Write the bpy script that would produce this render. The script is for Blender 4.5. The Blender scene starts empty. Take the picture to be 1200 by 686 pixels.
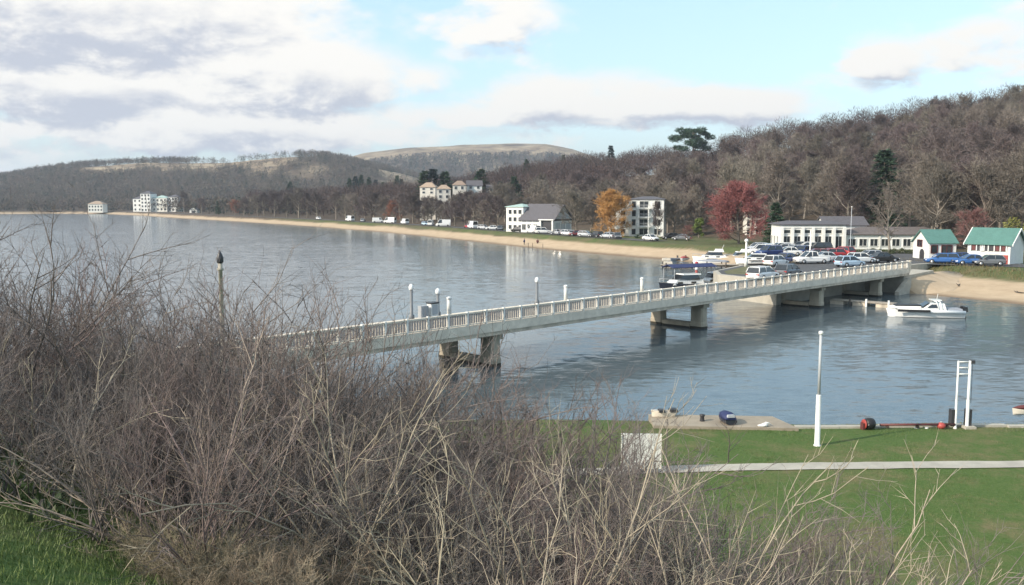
import bpy, math, random
import numpy as np
from mathutils import Vector, Matrix
R = math.radians
S = bpy.context.scene
C = S.collection
rng = np.random.default_rng(7)
random.seed(11)

# ------------------------------------------------------------------ camera
H, F = 11.5, 1040.0
TH = math.atan((343 - 237) / F)
ct, st = math.cos(TH), math.sin(TH)
cam = bpy.data.cameras.new('camera'); cam.sensor_width = 36; cam.lens = F / 1200 * 36
cam.clip_start = .1; cam.clip_end = 20000
co = bpy.data.objects.new('camera', cam); C.objects.link(co)
co.location = (0, 0, H); co.rotation_euler = (math.pi / 2 - TH, 0, 0); S.camera = co

def at(px, py, z=0.0):
    """photo pixel -> point on the horizontal plane z"""
    a, b = (px - 600) / F, (343 - py) / F
    dx, dy, dz = a, ct + b * st, b * ct - st
    t = (z - H) / dz
    return dx * t, dy * t
def xat(px, y, z):
    return (px - 600) / F * (y * ct + (H - z) * st)
def top_z(py, y):
    """height of the point seen at row py, at forward distance y"""
    b = (343 - py) / F
    return H + y * (b * ct - st) / (ct + b * st)

# ------------------------------------------------------------------ materials
MATS = {}
def nd(nt, t, **kw):
    n = nt.nodes.new(t)
    for k, v in kw.items(): setattr(n, k, v)
    return n
def mat(name, col, rough=.7, var=.18, scale=3.0, bump=0., metal=0., spec=.5, bscale=None, rand=0., col2=None, detail=4, coord='Object', stretch=None, coat=0.):
    if name in MATS: return MATS[name]
    m = bpy.data.materials.new(name); m.use_nodes = True; nt = m.node_tree
    b = nt.nodes['Principled BSDF']; L = nt.links.new
    tc = nd(nt, 'ShaderNodeTexCoord'); src = tc.outputs[coord]
    if stretch:
        mp = nd(nt, 'ShaderNodeMapping'); mp.inputs['Scale'].default_value = stretch; L(src, mp.inputs[0]); src = mp.outputs[0]
    n = nd(nt, 'ShaderNodeTexNoise'); n.inputs['Scale'].default_value = scale; n.inputs['Detail'].default_value = detail
    n.inputs['Roughness'].default_value = .65
    L(src, n.inputs['Vector'])
    r = nd(nt, 'ShaderNodeValToRGB'); r.color_ramp.elements[0].position = .3; r.color_ramp.elements[1].position = .7
    c2 = col2 or [min(1, c * (1 + var)) for c in col]; c1 = col if col2 else [c * (1 - var) for c in col]
    r.color_ramp.elements[0].color = (*c1, 1); r.color_ramp.elements[1].color = (*c2, 1)
    L(n.outputs['Fac'], r.inputs[0]); out = r.outputs[0]
    if rand:
        oi = nd(nt, 'ShaderNodeObjectInfo'); hs = nd(nt, 'ShaderNodeHueSaturation')
        mr = nd(nt, 'ShaderNodeMapRange'); mr.inputs['To Min'].default_value = 1 - rand; mr.inputs['To Max'].default_value = 1 + rand
        L(oi.outputs['Random'], mr.inputs[0]); L(mr.outputs[0], hs.inputs['Value'])
        m2 = nd(nt, 'ShaderNodeMath', operation='MULTIPLY_ADD'); L(oi.outputs['Random'], m2.inputs[0]); m2.inputs[1].default_value = 7.31; m2.inputs[2].default_value = .17
        m3 = nd(nt, 'ShaderNodeMath', operation='FRACT'); L(m2.outputs[0], m3.inputs[0])
        mh = nd(nt, 'ShaderNodeMapRange'); mh.inputs['To Min'].default_value = .485; mh.inputs['To Max'].default_value = .52
        L(m3.outputs[0], mh.inputs[0]); L(mh.outputs[0], hs.inputs['Hue'])
        L(out, hs.inputs['Color']); out = hs.outputs[0]
    L(out, b.inputs['Base Color'])
    b.inputs['Roughness'].default_value = rough; b.inputs['Metallic'].default_value = metal; b.inputs['Specular IOR Level'].default_value = spec
    b.inputs['Coat Weight'].default_value = coat
    if bump:
        n2 = nd(nt, 'ShaderNodeTexNoise'); n2.inputs['Scale'].default_value = bscale or scale * 4; n2.inputs['Detail'].default_value = 5
        L(src, n2.inputs['Vector'])
        bp = nd(nt, 'ShaderNodeBump'); bp.inputs['Strength'].default_value = bump; bp.inputs['Distance'].default_value = .05
        L(n2.outputs['Fac'], bp.inputs['Height']); L(bp.outputs[0], b.inputs['Normal'])
    MATS[name] = m; return m

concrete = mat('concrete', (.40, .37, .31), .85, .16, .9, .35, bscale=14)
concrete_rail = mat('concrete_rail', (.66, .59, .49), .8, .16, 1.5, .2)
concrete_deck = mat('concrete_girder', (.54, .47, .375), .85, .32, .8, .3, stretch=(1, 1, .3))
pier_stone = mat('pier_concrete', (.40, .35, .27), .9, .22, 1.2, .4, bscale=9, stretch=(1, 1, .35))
weed = mat('tide_weed', (.035, .03, .02), .8, .4, 2.5, .4)
asphalt = mat('asphalt', (.075, .075, .078), .9, .25, .6, .3, bscale=40)
white_paint = mat('white_paint', (.72, .72, .69), .55, .09, 1.3)
cream_paint = mat('cream_paint', (.74, .72, .65), .65, .06, 1.2)
grey_paint = mat('grey_paint', (.42, .44, .46), .6, .08, 1.5)
dark_metal = mat('dark_metal', (.04, .04, .045), .45, .2, 4)
grey_metal = mat('grey_metal', (.34, .35, .36), .5, .15, 4)
glass = mat('window_glass', (.025, .03, .035), .08, .2, 1.0, spec=.8)
tyre_m = mat('tyre_rubber', (.02, .02, .02), .85, .2, 5)
rim_m = mat('rim_metal', (.45, .45, .46), .35, .1, 5, metal=.7)
lamp_red = mat('tail_lamp', (.35, .02, .02), .25, .1, 5)
lamp_white = mat('head_lamp', (.8, .8, .78), .15, .05, 5)
roof_slate = mat('roof_slate', (.10, .095, .105), .75, .2, 2.2, .3, bscale=12)
roof_brown = mat('roof_brown', (.13, .11, .105), .8, .2, 2.2, .3, bscale=12)
roof_teal = mat('roof_teal', (.08, .185, .16), .6, .14, 1.6, .15)
roof_green = mat('roof_pale_green', (.36, .48, .44), .7, .1, 1.5)
roof_tan = mat('roof_tan', (.36, .27, .20), .8, .15, 1.5)
wood_plank = mat('weathered_plank', (.36, .31, .25), .9, .25, 2.0, .3, stretch=(1, 8, 1))
wood_dark = mat('wet_timber', (.06, .05, .04), .8, .3, 2.5, .3)
red_paint = mat('red_paint', (.33, .05, .04), .5, .15, 3)
maroon = mat('maroon_paint', (.115, .03, .028), .55, .15, 3)
black_rubber = mat('black_rubber', (.015, .015, .016), .5, .2, 5)
canvas_grey = mat('canvas_grey', (.27, .29, .33), .85, .1, 3, .2)
canvas_navy = mat('canvas_navy', (.02, .03, .10), .7, .2, 3, .2)
gel_white = mat('gelcoat_white', (.80, .80, .78), .25, .04, 2, coat=.4)
gel_cream = mat('gelcoat_cream', (.66, .60, .50), .4, .08, 2)
gel_dark = mat('gelcoat_dark', (.03, .035, .05), .25, .2, 2, coat=.4)
bark = mat('bark', (.20, .17, .14), .9, .3, 3, .4, rand=.2)
bark_pale = mat('bark_pale', (.25, .22, .185), .9, .25, 3, .3)
twig_brown = mat('twig_brown', (.112, .087, .083), .9, .25, .35, rand=.36)
twig_olive = mat('twig_olive', (.17, .146, .122), .9, .25, .35, rand=.28)
twig_red = mat('twig_red', (.27, .10, .095), .85, .3, .5)
twig_orange = mat('twig_orange', (.46, .25, .085), .85, .3, .5)
twig_rust = mat('twig_rust', (.27, .12, .075), .85, .25, .5)
twig_pink = mat('twig_pink', (.20, .095, .085), .85, .25, .5)
needle = mat('needle_green', (.03, .064, .03), .8, .4, .8, rand=.2)
needle_b = mat('needle_blue_green', (.02, .042, .04), .8, .4, .8, rand=.15)
leaf_bright = mat('leaf_bright', (.11, .15, .03), .7, .3, 1)
leaf_olive = mat('leaf_olive', (.16, .16, .035), .7, .3, 1)
hedge_green = mat('hedge_green', (.05, .065, .025), .85, .4, 1)
bush_bark = mat('bush_bark', (.166, .141, .128), .85, .32, 6, rand=.22)
bush_red = mat('bush_bark_reddish', (.175, .134, .122), .85, .3, 6, rand=.18)
bush_dark = mat('bush_bark_dark', (.10, .088, .07), .9, .35, 5, .3, rand=.15)
bush_pale = mat('bush_bark_pale', (.37, .31, .235), .8, .25, 6, rand=.1)
bramble_m = mat('bramble_dry', (.27, .22, .155), .9, .35, 5, rand=.15)
ivy_m = mat('ivy_leaf', (.045, .075, .022), .6, .4, 5, rand=.2)
skin_m = mat('skin', (.45, .30, .23), .6, .05, 4)

# car paints
def paint(name, col): return mat('paint_' + name, col, .3, .05, 2, coat=.5)
PAINT = dict(white=paint('white', (.78, .78, .77)), silver=paint('silver', (.45, .47, .5)), black=paint('black', (.018, .018, .02)),
             navy=paint('navy', (.02, .045, .16)), blue=paint('blue', (.04, .13, .36)), red=paint('red', (.36, .03, .035)), grey=paint('grey', (.14, .15, .165)),
             paleblue=paint('paleblue', (.42, .55, .68)), darkred=paint('darkred', (.17, .03, .035)))

# ------------------------------------------------------------------ object helpers
def tagp(o, label=None, cat=None, group=None, kind=None):
    if label: o['label'] = label
    if cat: o['category'] = cat
    if group: o['group'] = group
    if kind: o['kind'] = kind
    return o
def thing(name, label, cat, loc=(0, 0, 0), rz=0, group=None, sc=1):
    o = bpy.data.objects.new(name, None); C.objects.link(o); o.empty_display_size = .2
    o.location = loc; o.rotation_euler = (0, 0, rz); o.scale = (sc,) * 3 if not hasattr(sc, '__len__') else sc
    return tagp(o, label, cat, group)
def link(name, me, parent=None, loc=(0, 0, 0), rz=0):
    o = bpy.data.objects.new(name, me); C.objects.link(o)
    if parent is not None: o.parent = parent
    o.location = loc; o.rotation_euler = (0, 0, rz); return o

class MB:
    def __init__(s): s.v = []; s.f = []; s.sm = []
    def add(s, vs, fs, smooth=False):
        n = len(s.v); s.v += [tuple(v) for v in vs]; s.f += [tuple(i + n for i in f) for f in fs]; s.sm += [smooth] * len(fs); return s
    def box(s, c, d, rz=0, taper=1.0):
        x, y, z = [q / 2 for q in d]; cs, sn = math.cos(rz), math.sin(rz); vs = []
        for k, (i, j) in ((-1, (-1, -1)), (-1, (1, -1)), (-1, (1, 1)), (-1, (-1, 1)), (1, (-1, -1)), (1, (1, -1)), (1, (1, 1)), (1, (-1, 1))):
            t = taper if k > 0 else 1
            a, b = i * x * t, j * y * t
            vs.append((c[0] + a * cs - b * sn, c[1] + a * sn + b * cs, c[2] + k * z))
        return s.add(vs, [(0, 3, 2, 1), (4, 5, 6, 7), (0, 1, 5, 4), (1, 2, 6, 5), (2, 3, 7, 6), (3, 0, 4, 7)])
    def tube(s, pts, rad, n=6, cap=True):
        pts = [Vector(p) for p in pts]; rad = rad if hasattr(rad, '__len__') else [rad] * len(pts)
        base = []; up = None
        for i, p in enumerate(pts):
            d = (pts[min(i + 1, len(pts) - 1)] - pts[max(i - 1, 0)]).normalized()
            if up is None:
                up = Vector((0, 0, 1)) if abs(d.z) < .9 else Vector((1, 0, 0))
            a = d.cross(up).normalized(); b = a.cross(d)
            for k in range(n):
                t = 2 * math.pi * k / n
                base.append(p + (a * math.cos(t) + b * math.sin(t)) * rad[i])
        fs = []
        for i in range(len(pts) - 1):
            for k in range(n):
                fs.append((i * n + k, i * n + (k + 1) % n, (i + 1) * n + (k + 1) % n, (i + 1) * n + k))
        if cap:
            fs.append(tuple(range(n - 1, -1, -1))); fs.append(tuple((len(pts) - 1) * n + k for k in range(n)))
        return s.add(base, fs, True)
    def lathe(s, prof, c=(0, 0, 0), n=16):
        vs = []; fs = []
        for r, z in prof:
            for k in range(n):
                t = 2 * math.pi * k / n; vs.append((c[0] + r * math.cos(t), c[1] + r * math.sin(t), c[2] + z))
        for i in range(len(prof) - 1):
            for k in range(n): fs.append((i * n + k, i * n + (k + 1) % n, (i + 1) * n + (k + 1) % n, (i + 1) * n + k))
        fs.append(tuple(range(n - 1, -1, -1))); fs.append(tuple((len(prof) - 1) * n + k for k in range(n)))
        return s.add(vs, fs, True)
    def prism(s, poly, z0, z1):
        n = len(poly); vs = [(x, y, z0) for x, y in poly] + [(x, y, z1) for x, y in poly]
        a = sum(poly[i][0] * poly[(i + 1) % n][1] - poly[(i + 1) % n][0] * poly[i][1] for i in range(n))
        fs = [tuple(range(n - 1, -1, -1)), tuple(range(n, 2 * n))] + [(i, (i + 1) % n, n + (i + 1) % n, n + i) for i in range(n)]
        if a < 0: fs = [f[::-1] for f in fs]
        return s.add(vs, fs)
    def extrude_y(s, prof, y0, y1, x=0):
        """profile in (x,z), extruded along y"""
        n = len(prof); vs = [(p[0] + x, y0, p[1]) for p in prof] + [(p[0] + x, y1, p[1]) for p in prof]
        return s.add(vs, [tuple(range(n)), tuple(range(2 * n - 1, n - 1, -1))] + [(i, n + i, n + (i + 1) % n, (i + 1) % n) for i in range(n)])
    def loft(s, rings, smooth=True, close=True):
        n = len(rings[0]); vs = [p for r in rings for p in r]; fs = []
        for i in range(len(rings) - 1):
            for k in range(n if close else n - 1):
                fs.append((i * n + k, i * n + (k + 1) % n, (i + 1) * n + (k + 1) % n, (i + 1) * n + k))
        s.add(vs, fs, smooth)
        o = len(s.v) - len(vs); s.f += [tuple(o + k for k in range(n - 1, -1, -1)), tuple(o + (len(rings) - 1) * n + k for k in range(n))]; s.sm += [False, False]
        return s
    def mesh(s, name, m):
        me = bpy.data.meshes.new(name); me.from_pydata(s.v, [], s.f); me.materials.append(m)
        me.polygons.foreach_set('use_smooth', s.sm)
        me.validate(); me.update()
        import bmesh
        b = bmesh.new(); b.from_mesh(me); bmesh.ops.recalc_face_normals(b, faces=b.faces); b.to_mesh(me); b.free()
        return me
    def obj(s, name, m, parent=None, loc=(0, 0, 0), rz=0): return link(name, s.mesh(name, m), parent, loc, rz)

def np_mesh(name, V, Fc, m, smooth=False):
    """V (n,3), Fc (k,3|4) -> mesh"""
    me = bpy.data.meshes.new(name); V = np.asarray(V, np.float32); Fc = np.asarray(Fc, np.int32); k = Fc.shape[1]
    me.vertices.add(len(V)); me.vertices.foreach_set('co', V.ravel())
    me.loops.add(Fc.size); me.loops.foreach_set('vertex_index', Fc.ravel())
    me.polygons.add(len(Fc)); me.polygons.foreach_set('loop_start', np.arange(0, Fc.size, k, dtype=np.int32))
    me.materials.append(m); me.update(calc_edges=True)
    if smooth: me.polygons.foreach_set('use_smooth', np.ones(len(Fc), bool))
    return me

# ------------------------------------------------------------------ terrain
SHORE_PX = [(-150, 251.5), (0, 251), (60, 250.6), (120, 251), (165, 253), (200, 255.5), (270, 259.5), (340, 264), (400, 268.5), (450, 272.5), (500, 277.5),
            (550, 283), (600, 288.5), (650, 293.5), (700, 298), (740, 301.5), (775, 304)]
shore = [at(a, b) for a, b in SHORE_PX] + [(38, 160), (43, 140), (46, 124)] + [at(a, b) for a, b in ((1045, 341), (1100, 347), (1150, 352), (1200, 357.5), (1300, 372), (1450, 396))] + [(260, 60), (900, 40)]
shore = [(-6000, 1000), (-1500, 930)] + shore
SH = np.array(shore)
POLY = np.array(shore + [(9000, 40), (9000, 9000), (-9000, 9000), (-9000, 1000)])
def seg_dist(P, A, B):
    d = B - A; t = np.clip(((P - A) @ d) / (d @ d), 0, 1)
    return np.hypot(*(P - A - t[:, None] * d).T)
def sdist(x, y):
    P = np.stack([np.ravel(x), np.ravel(y)], 1).astype(float)
    dm = np.full(len(P), 1e9)
    for i in range(len(SH) - 1): dm = np.minimum(dm, seg_dist(P, SH[i], SH[i + 1]))
    ins = np.zeros(len(P), bool); n = len(POLY)
    for i in range(n):
        a, b = POLY[i], POLY[(i + 1) % n]
        c = ((a[1] > P[:, 1]) != (b[1] > P[:, 1])) & (P[:, 0] < (b[0] - a[0]) * (P[:, 1] - a[1]) / (b[1] - a[1] + 1e-12) + a[0])
        ins ^= c
    return np.where(ins, dm, -dm).reshape(np.shape(x))
def sst(t): t = np.clip(t, 0, 1); return t * t * (3 - 2 * t)
K = dict(px=[300, 420, 480, 560, 660, 760, 800, 900, 1000, 1100, 1200, 1500],
         z=[3, 6, 10, 16, 26, 27, 30, 38, 42, 49, 52, 55],
         d0=[520, 420, 350, 310, 300, 262, 245, 205, 195, 172, 160, 140],
         dc=[760, 720, 680, 630, 600, 540, 520, 500, 480, 460, 450, 430])
def vnoise(x, y, s, seed=0):
    """smooth value noise, vectorised"""
    x = np.asarray(x, float) / s; y = np.asarray(y, float) / s
    xi, yi = np.floor(x), np.floor(y); fx, fy = x - xi, y - yi
    h = lambda a, b: np.modf(np.abs(np.sin(a * 127.1 + b * 311.7 + seed * 74.7) * 43758.5453))[0]
    u, v = fx * fx * (3 - 2 * fx), fy * fy * (3 - 2 * fy)
    return (h(xi, yi) * (1 - u) + h(xi + 1, yi) * u) * (1 - v) + (h(xi, yi + 1) * (1 - u) + h(xi + 1, yi + 1) * u) * v
def fbm(x, y, s, seed=0, o=4):
    return sum(vnoise(x, y, s / 2 ** i, seed + i) * .5 ** (i + 1) for i in range(o)) / (1 - .5 ** o)
def near_shore(x): return 45.3 - .05 * np.clip(x, -40, 80) + .35 * np.sin(x * .35)
def bank(x, y):
    b = 10.05 - .33 * x - .30 * np.minimum(y, 9) - .60 * np.maximum(y - 9, 0)
    b = np.minimum(b, 10.6 + .02 * np.abs(x))
    return b + .22 * (fbm(x, y, 2.2, 3) - .5)
def h1(px): return np.interp(px, [-900, 0, 60, 100, 180, 260, 330, 370, 410, 450, 520, 620], [205, 207, 201, 196, 191.5, 190.5, 187, 186, 191, 200, 214, 232])
def h2(px): return np.interp(px, [300, 400, 430, 480, 540, 640, 670, 700, 730, 790, 900], [215, 189, 182, 176, 173, 172, 177, 186, 205, 232, 237])
def beach_k(x, y): return 1 - .32 * sst((x - 40) / 6) * sst((150 - y) / 15)
def ground(x, y):
    x = np.asarray(x, float); y = np.asarray(y, float)
    s = sdist(x, y)
    far = np.interp(s * beach_k(x, y), [-80, -5, 0, 3, 8.2, 10.6, 60, 400], [-7, -.6, 0, .35, 1.5, 2.6, 2.6, 4])
    px = 600 + F * x / np.maximum(y, 1)
    zc, d0, dc = (np.interp(px, K['px'], K[q]) for q in ('z', 'd0', 'dc'))
    t = (y - d0) / (dc - d0)
    rise = (.35 * np.clip(t, 0, 1) + .65 * sst(t)) * (zc - 2.6) * (s > 20)
    rise = rise * (1 + .10 * (fbm(x, y, 90, 5) - .5)) - np.maximum(t - 1, 0) * 6
    z1 = H + 1600 * (237 - h1(px)) / F - 5
    r1 = sst((y - 930) / 700) * z1 * np.where(px < 640, 1, 0) + (fbm(x, y, 260, 9) - .5) * 22 * sst((y - 950) / 400) * (px < 640)
    z2 = H + 2800 * (237 - h2(px)) / F
    r2 = sst((y - 1700) / 1100) * z2 + (fbm(x, y, 400, 12) - .5) * 20 * sst((y - 1750) / 600)
    far = np.where(s > 10, np.maximum(far + np.maximum(rise, 0), np.maximum(r1, r2)), far)
    ns = near_shore(x) - y
    lawn = np.interp(ns, [-40, -2, 0, 2.2, 4.5, 30], [-5, -.5, 0, .8, 1.08, 1.3])
    b = bank(x, y)
    near = np.where(ns > 1.5, np.logaddexp(b * 2.2, lawn * 2.2) / 2.2, lawn)
    near = np.where((b < lawn - 1.5), lawn, near)
    return np.where((y < 75) & (s < -8) | (y < 46), near, far)
def gz(x, y): return float(ground(np.array([x]), np.array([y]))[0])
HAZE = 0.00014

# ------------------------------------------------------------------ ground sheet
az = np.radians(np.concatenate([np.linspace(-118, -42, 26)[:-1], np.linspace(-42, 42, 560), np.linspace(42, 118, 26)[1:]]))
rr = np.concatenate([np.geomspace(.6, 90, 170)[:-1], np.linspace(90, 300, 215)[:-1], np.linspace(300, 900, 210)[:-1], np.geomspace(900, 6500, 190)])
AZ, RR = np.meshgrid(az, rr)
GX, GY = RR * np.sin(AZ), RR * np.cos(AZ)
GZ = ground(GX, GY)
nc = len(az); nr = len(rr)
idx = np.arange(nr * nc).reshape(nr, nc)
Q = np.stack([idx[:-1, :-1], idx[:-1, 1:], idx[1:, 1:], idx[1:, :-1]], -1).reshape(-1, 4)
gs = sdist(GX, GY)
isnear = (GY < 48)
PXg = 600 + F * GX / np.maximum(GY, 1)
n_ = fbm(GX, GY, 12, 21)
sand = np.where(isnear, 0, sst((8.6 + 1.2 * (n_ - .5) * 2 - gs * beach_k(GX, GY)) / 1.0))
wet = np.where(isnear, 0, sst((2.6 - gs + (n_ - .5) * 2) / 2.2))
d0g = np.interp(PXg, K['px'], K['d0'])
green = np.where(isnear, 1, sst((d0g + 4 - GY) / 25) * (gs > 8))
green = np.where(isnear, green, green * (.35 + .5 * fbm(GX, GY, 9, 61)))
green = np.where((GY < 48) & (GZ > 2.2), np.clip(1.25 - .10 * np.hypot(GX + 2.5, GY - 3.5) ** 1.35, .05, 1), green)
def moor_n(x, y): return fbm(x, y * .6, 150, 31, 6)
m1 = sst((GY - 1220) / 250) * sst((moor_n(GX, GY) - .575) / .05) * (PXg < 640)
up2 = GZ - (H + 2800 * (237 - h2(PXg)) / F) * .70
m2 = sst((up2 + 12 * (fbm(GX, GY, 120, 33) - .5)) / 10) * (GY > 1750) * sst((fbm(GX, GY * .5, 240, 35, 6) - .40) / .10)
moor = np.clip(m1 + m2, 0, 1)
me = np_mesh('ground', np.stack([GX, GY, GZ], -1).reshape(-1, 3), Q, None, True); me.materials.clear()
ca = me.attributes.new('zone', 'FLOAT_COLOR', 'POINT')
ca.data.foreach_set('color', np.stack([sand, green, moor, wet], -1).reshape(-1).astype(np.float32))

gm = bpy.data.materials.new('ground_cover'); gm.use_nodes = True; nt = gm.node_tree; L = nt.links.new
bs = nt.nodes['Principled BSDF']; bs.inputs['Roughness'].default_value = .95; bs.inputs['Specular IOR Level'].default_value = .2
at_ = nd(nt, 'ShaderNodeAttribute', attribute_name='zone'); sep = nd(nt, 'ShaderNodeSeparateColor'); L(at_.outputs['Color'], sep.inputs[0])
geo = nd(nt, 'ShaderNodeNewGeometry')
def noise(scale, detail=5, rough=.65, src=None):
    n = nd(nt, 'ShaderNodeTexNoise'); n.inputs['Scale'].default_value = scale; n.inputs['Detail'].default_value = detail; n.inputs['Roughness'].default_value = rough
    L(src or geo.outputs['Position'], n.inputs['Vector']); return n.outputs['Fac']
def ramp(f, stops):
    r = nd(nt, 'ShaderNodeValToRGB'); e = r.color_ramp.elements
    while len(e) < len(stops): e.new(.5)
    for q, (p, c) in zip(e, stops): q.position = p; q.color = (*c, 1) if len(c) == 3 else c
    L(f, r.inputs[0]); return r.outputs[0]
def mixc(f, a, b):
    m = nd(nt, 'ShaderNodeMix', data_type='RGBA')
    L(f, m.inputs[0]); L(a, m.inputs[6]); L(b, m.inputs[7]); return m.outputs[2]
grass_fine = ramp(noise(9, 8, .8), [(.28, (.042, .074, .017)), (.5, (.072, .122, .030)), (.74, (.13, .16, .06))])
grass_dry = ramp(noise(5, 6, .75), [(.3, (.11, .10, .045)), (.7, (.22, .18, .10))])
gfac = ramp(noise(.30, 8, .78), [(.46, (0, 0, 0)), (.68, (1, 1, 1))])
gcol = mixc(gfac, grass_fine, grass_dry)
floor_ = ramp(noise(.35, 8, .7), [(.3, (.06, .045, .032)), (.7, (.13, .10, .072))])
sandc = ramp(noise(.5, 8, .7), [(.3, (.38, .285, .19)), (.7, (.50, .39, .27))])
sandw = ramp(noise(.5, 6, .7), [(.3, (.17, .12, .08)), (.7, (.25, .185, .125))])
moorc = ramp(noise(.016, 9, .8), [(.38, (.09, .07, .055)), (.5, (.25, .19, .125)), (.68, (.48, .40, .28))])
c = mixc(sep.outputs['Green'], floor_, gcol)
c = mixc(sep.outputs['Blue'], c, moorc)
sw = mixc(at_.outputs['Alpha'], sandc, sandw)
c = mixc(sep.outputs['Red'], c, sw)
L(c, bs.inputs['Base Color'])
bp = nd(nt, 'ShaderNodeBump'); bp.inputs['Strength'].default_value = .5; bp.inputs['Distance'].default_value = .06
L(noise(7, 8, .75), bp.inputs['Height']); L(bp.outputs[0], bs.inputs['Normal'])
me.materials.append(gm)
tagp(link('ground', me), kind='structure')

# ------------------------------------------------------------------ water
w = MB(); w.add([(-6000, 20, 0), (3000, 20, 0), (3000, 1800, 0), (-6000, 1800, 0)], [(0, 1, 2, 3)])
wm = bpy.data.materials.new('lake_water'); wm.use_nodes = True; nt = wm.node_tree; L = nt.links.new
b = nt.nodes['Principled BSDF']; b.inputs['Base Color'].default_value = (.082, .110, .126, 1); b.inputs['Roughness'].default_value = .14
b.inputs['IOR'].default_value = 1.333
geo = nd(nt, 'ShaderNodeNewGeometry')
def wnoise(sx, sy, det, rough=.6, rot=0.):
    mp = nd(nt, 'ShaderNodeMapping'); mp.inputs['Scale'].default_value = (sx, sy, 1); mp.inputs['Rotation'].default_value = (0, 0, rot); L(geo.outputs['Position'], mp.inputs[0])
    n = nd(nt, 'ShaderNodeTexNoise'); n.inputs['Scale'].default_value = 1; n.inputs['Detail'].default_value = det; n.inputs['Roughness'].default_value = rough
    L(mp.outputs[0], n.inputs['Vector']); return n.outputs['Fac']
def wcol(sx, sy, det, rot, rough=.6):
    mp = nd(nt, 'ShaderNodeMapping'); mp.inputs['Scale'].default_value = (sx, sy, 1); mp.inputs['Rotation'].default_value = (0, 0, rot); L(geo.outputs['Position'], mp.inputs[0])
    n = nd(nt, 'ShaderNodeTexNoise'); n.inputs['Scale'].default_value = 1; n.inputs['Detail'].default_value = det; n.inputs['Roughness'].default_value = rough
    L(mp.outputs[0], n.inputs['Vector']); return n.outputs['Color']
def vm(op, a, b):
    n = nd(nt, 'ShaderNodeVectorMath', operation=op)
    for i, v in enumerate((a, b)):
        if isinstance(v, tuple): n.inputs[i].default_value = v
        else: L(v, n.inputs[i])
    return n.outputs[0]
patch = wnoise(.010, .030, 5, .62)
pr = nd(nt, 'ShaderNodeMapRange'); L(patch, pr.inputs[0]); pr.inputs[1].default_value = .38; pr.inputs[2].default_value = .62; pr.inputs[3].default_value = .40; pr.inputs[4].default_value = 1.0
s1 = vm('MULTIPLY', vm('SUBTRACT', wcol(.8, 2.2, 5, .22, .68), (.5, .5, .5)), (.20, .34, 0.)); s2 = vm('MULTIPLY', vm('SUBTRACT', wcol(.16, .55, 3, -.15), (.5, .5, .5)), (.06, .12, 0.))
sm_ = vm('ADD', s1, s2); sc_ = nd(nt, 'ShaderNodeVectorMath', operation='SCALE'); L(sm_, sc_.inputs[0]); L(pr.outputs[0], sc_.inputs['Scale'])
nn = nd(nt, 'ShaderNodeVectorMath', operation='NORMALIZE'); L(vm('ADD', sc_.outputs[0], (0., 0., 1.)), nn.inputs[0]); L(nn.outputs[0], b.inputs['Normal'])
tagp(w.obj('water', wm), kind='structure')

# ------------------------------------------------------------------ plants: generators
def frame(d):
    d = d / np.linalg.norm(d); u = np.array([0, 0, 1.]) if abs(d[2]) < .92 else np.array([1., 0, 0])
    a = np.cross(d, u); a /= np.linalg.norm(a); return d, a, np.cross(a, d)
def kid(d, ang, phi):
    d, a, b = frame(d); return d * math.cos(ang) + (a * math.cos(phi) + b * math.sin(phi)) * math.sin(ang)
class Twigs:
    """collects tapered tubes and slim blade twigs in flat arrays"""
    def __init__(s): s.V = []; s.F = []; s.n = 0
    def tube(s, P, r0, r1, k=3):
        m = len(P); V = np.empty((m, k, 3)); an = np.arange(k) * 2 * math.pi / k
        for i in range(m):
            _, a, b = frame(P[min(i + 1, m - 1)] - P[max(i - 1, 0)])
            r = r0 + (r1 - r0) * i / (m - 1)
            V[i] = P[i] + r * (np.cos(an)[:, None] * a + np.sin(an)[:, None] * b)
        q = s.n + np.arange(m * k).reshape(m, k); nx = np.roll(q, -1, 1)
        f = np.stack([q[:-1], nx[:-1], nx[1:], q[1:]], -1).reshape(-1, 4)
        s.F += [f[:, [0, 1, 2]], f[:, [0, 2, 3]]]; s.V.append(V.reshape(-1, 3)); s.n += m * k
    def blades(s, P, D, l, w, rg):
        """P (n,3) bases, D (n,3) unit directions"""
        n = len(P); side = np.cross(D, rg.normal(size=(n, 3))); side /= np.linalg.norm(side, axis=1)[:, None] + 1e-9
        w = np.broadcast_to(w, n)[:, None]; l = np.broadcast_to(l, n)[:, None]
        V = np.stack([P - side * w / 2, P + side * w / 2, P + D * l], 1).reshape(-1, 3)
        s.F.append(s.n + np.arange(3 * n).reshape(-1, 3)); s.V.append(V); s.n += 3 * n
    def mesh(s, name, m): return np_mesh(name, np.concatenate(s.V), np.concatenate(s.F), m)
def limb(p, d, l, n, rg, wob=.12, lift=.10):
    P = [p]; d = d / np.linalg.norm(d)
    for i in range(n):
        d = d + rg.normal(size=3) * wob + np.array([0, 0, lift]); d /= np.linalg.norm(d)
        P.append(P[-1] + d * l / n)
    return np.array(P)
def along(P, t):
    q = t * (len(P) - 1); i = min(int(q), len(P) - 2); f = q - i
    d = P[i + 1] - P[i]; return P[i] * (1 - f) + P[i + 1] * f, d / np.linalg.norm(d)
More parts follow.
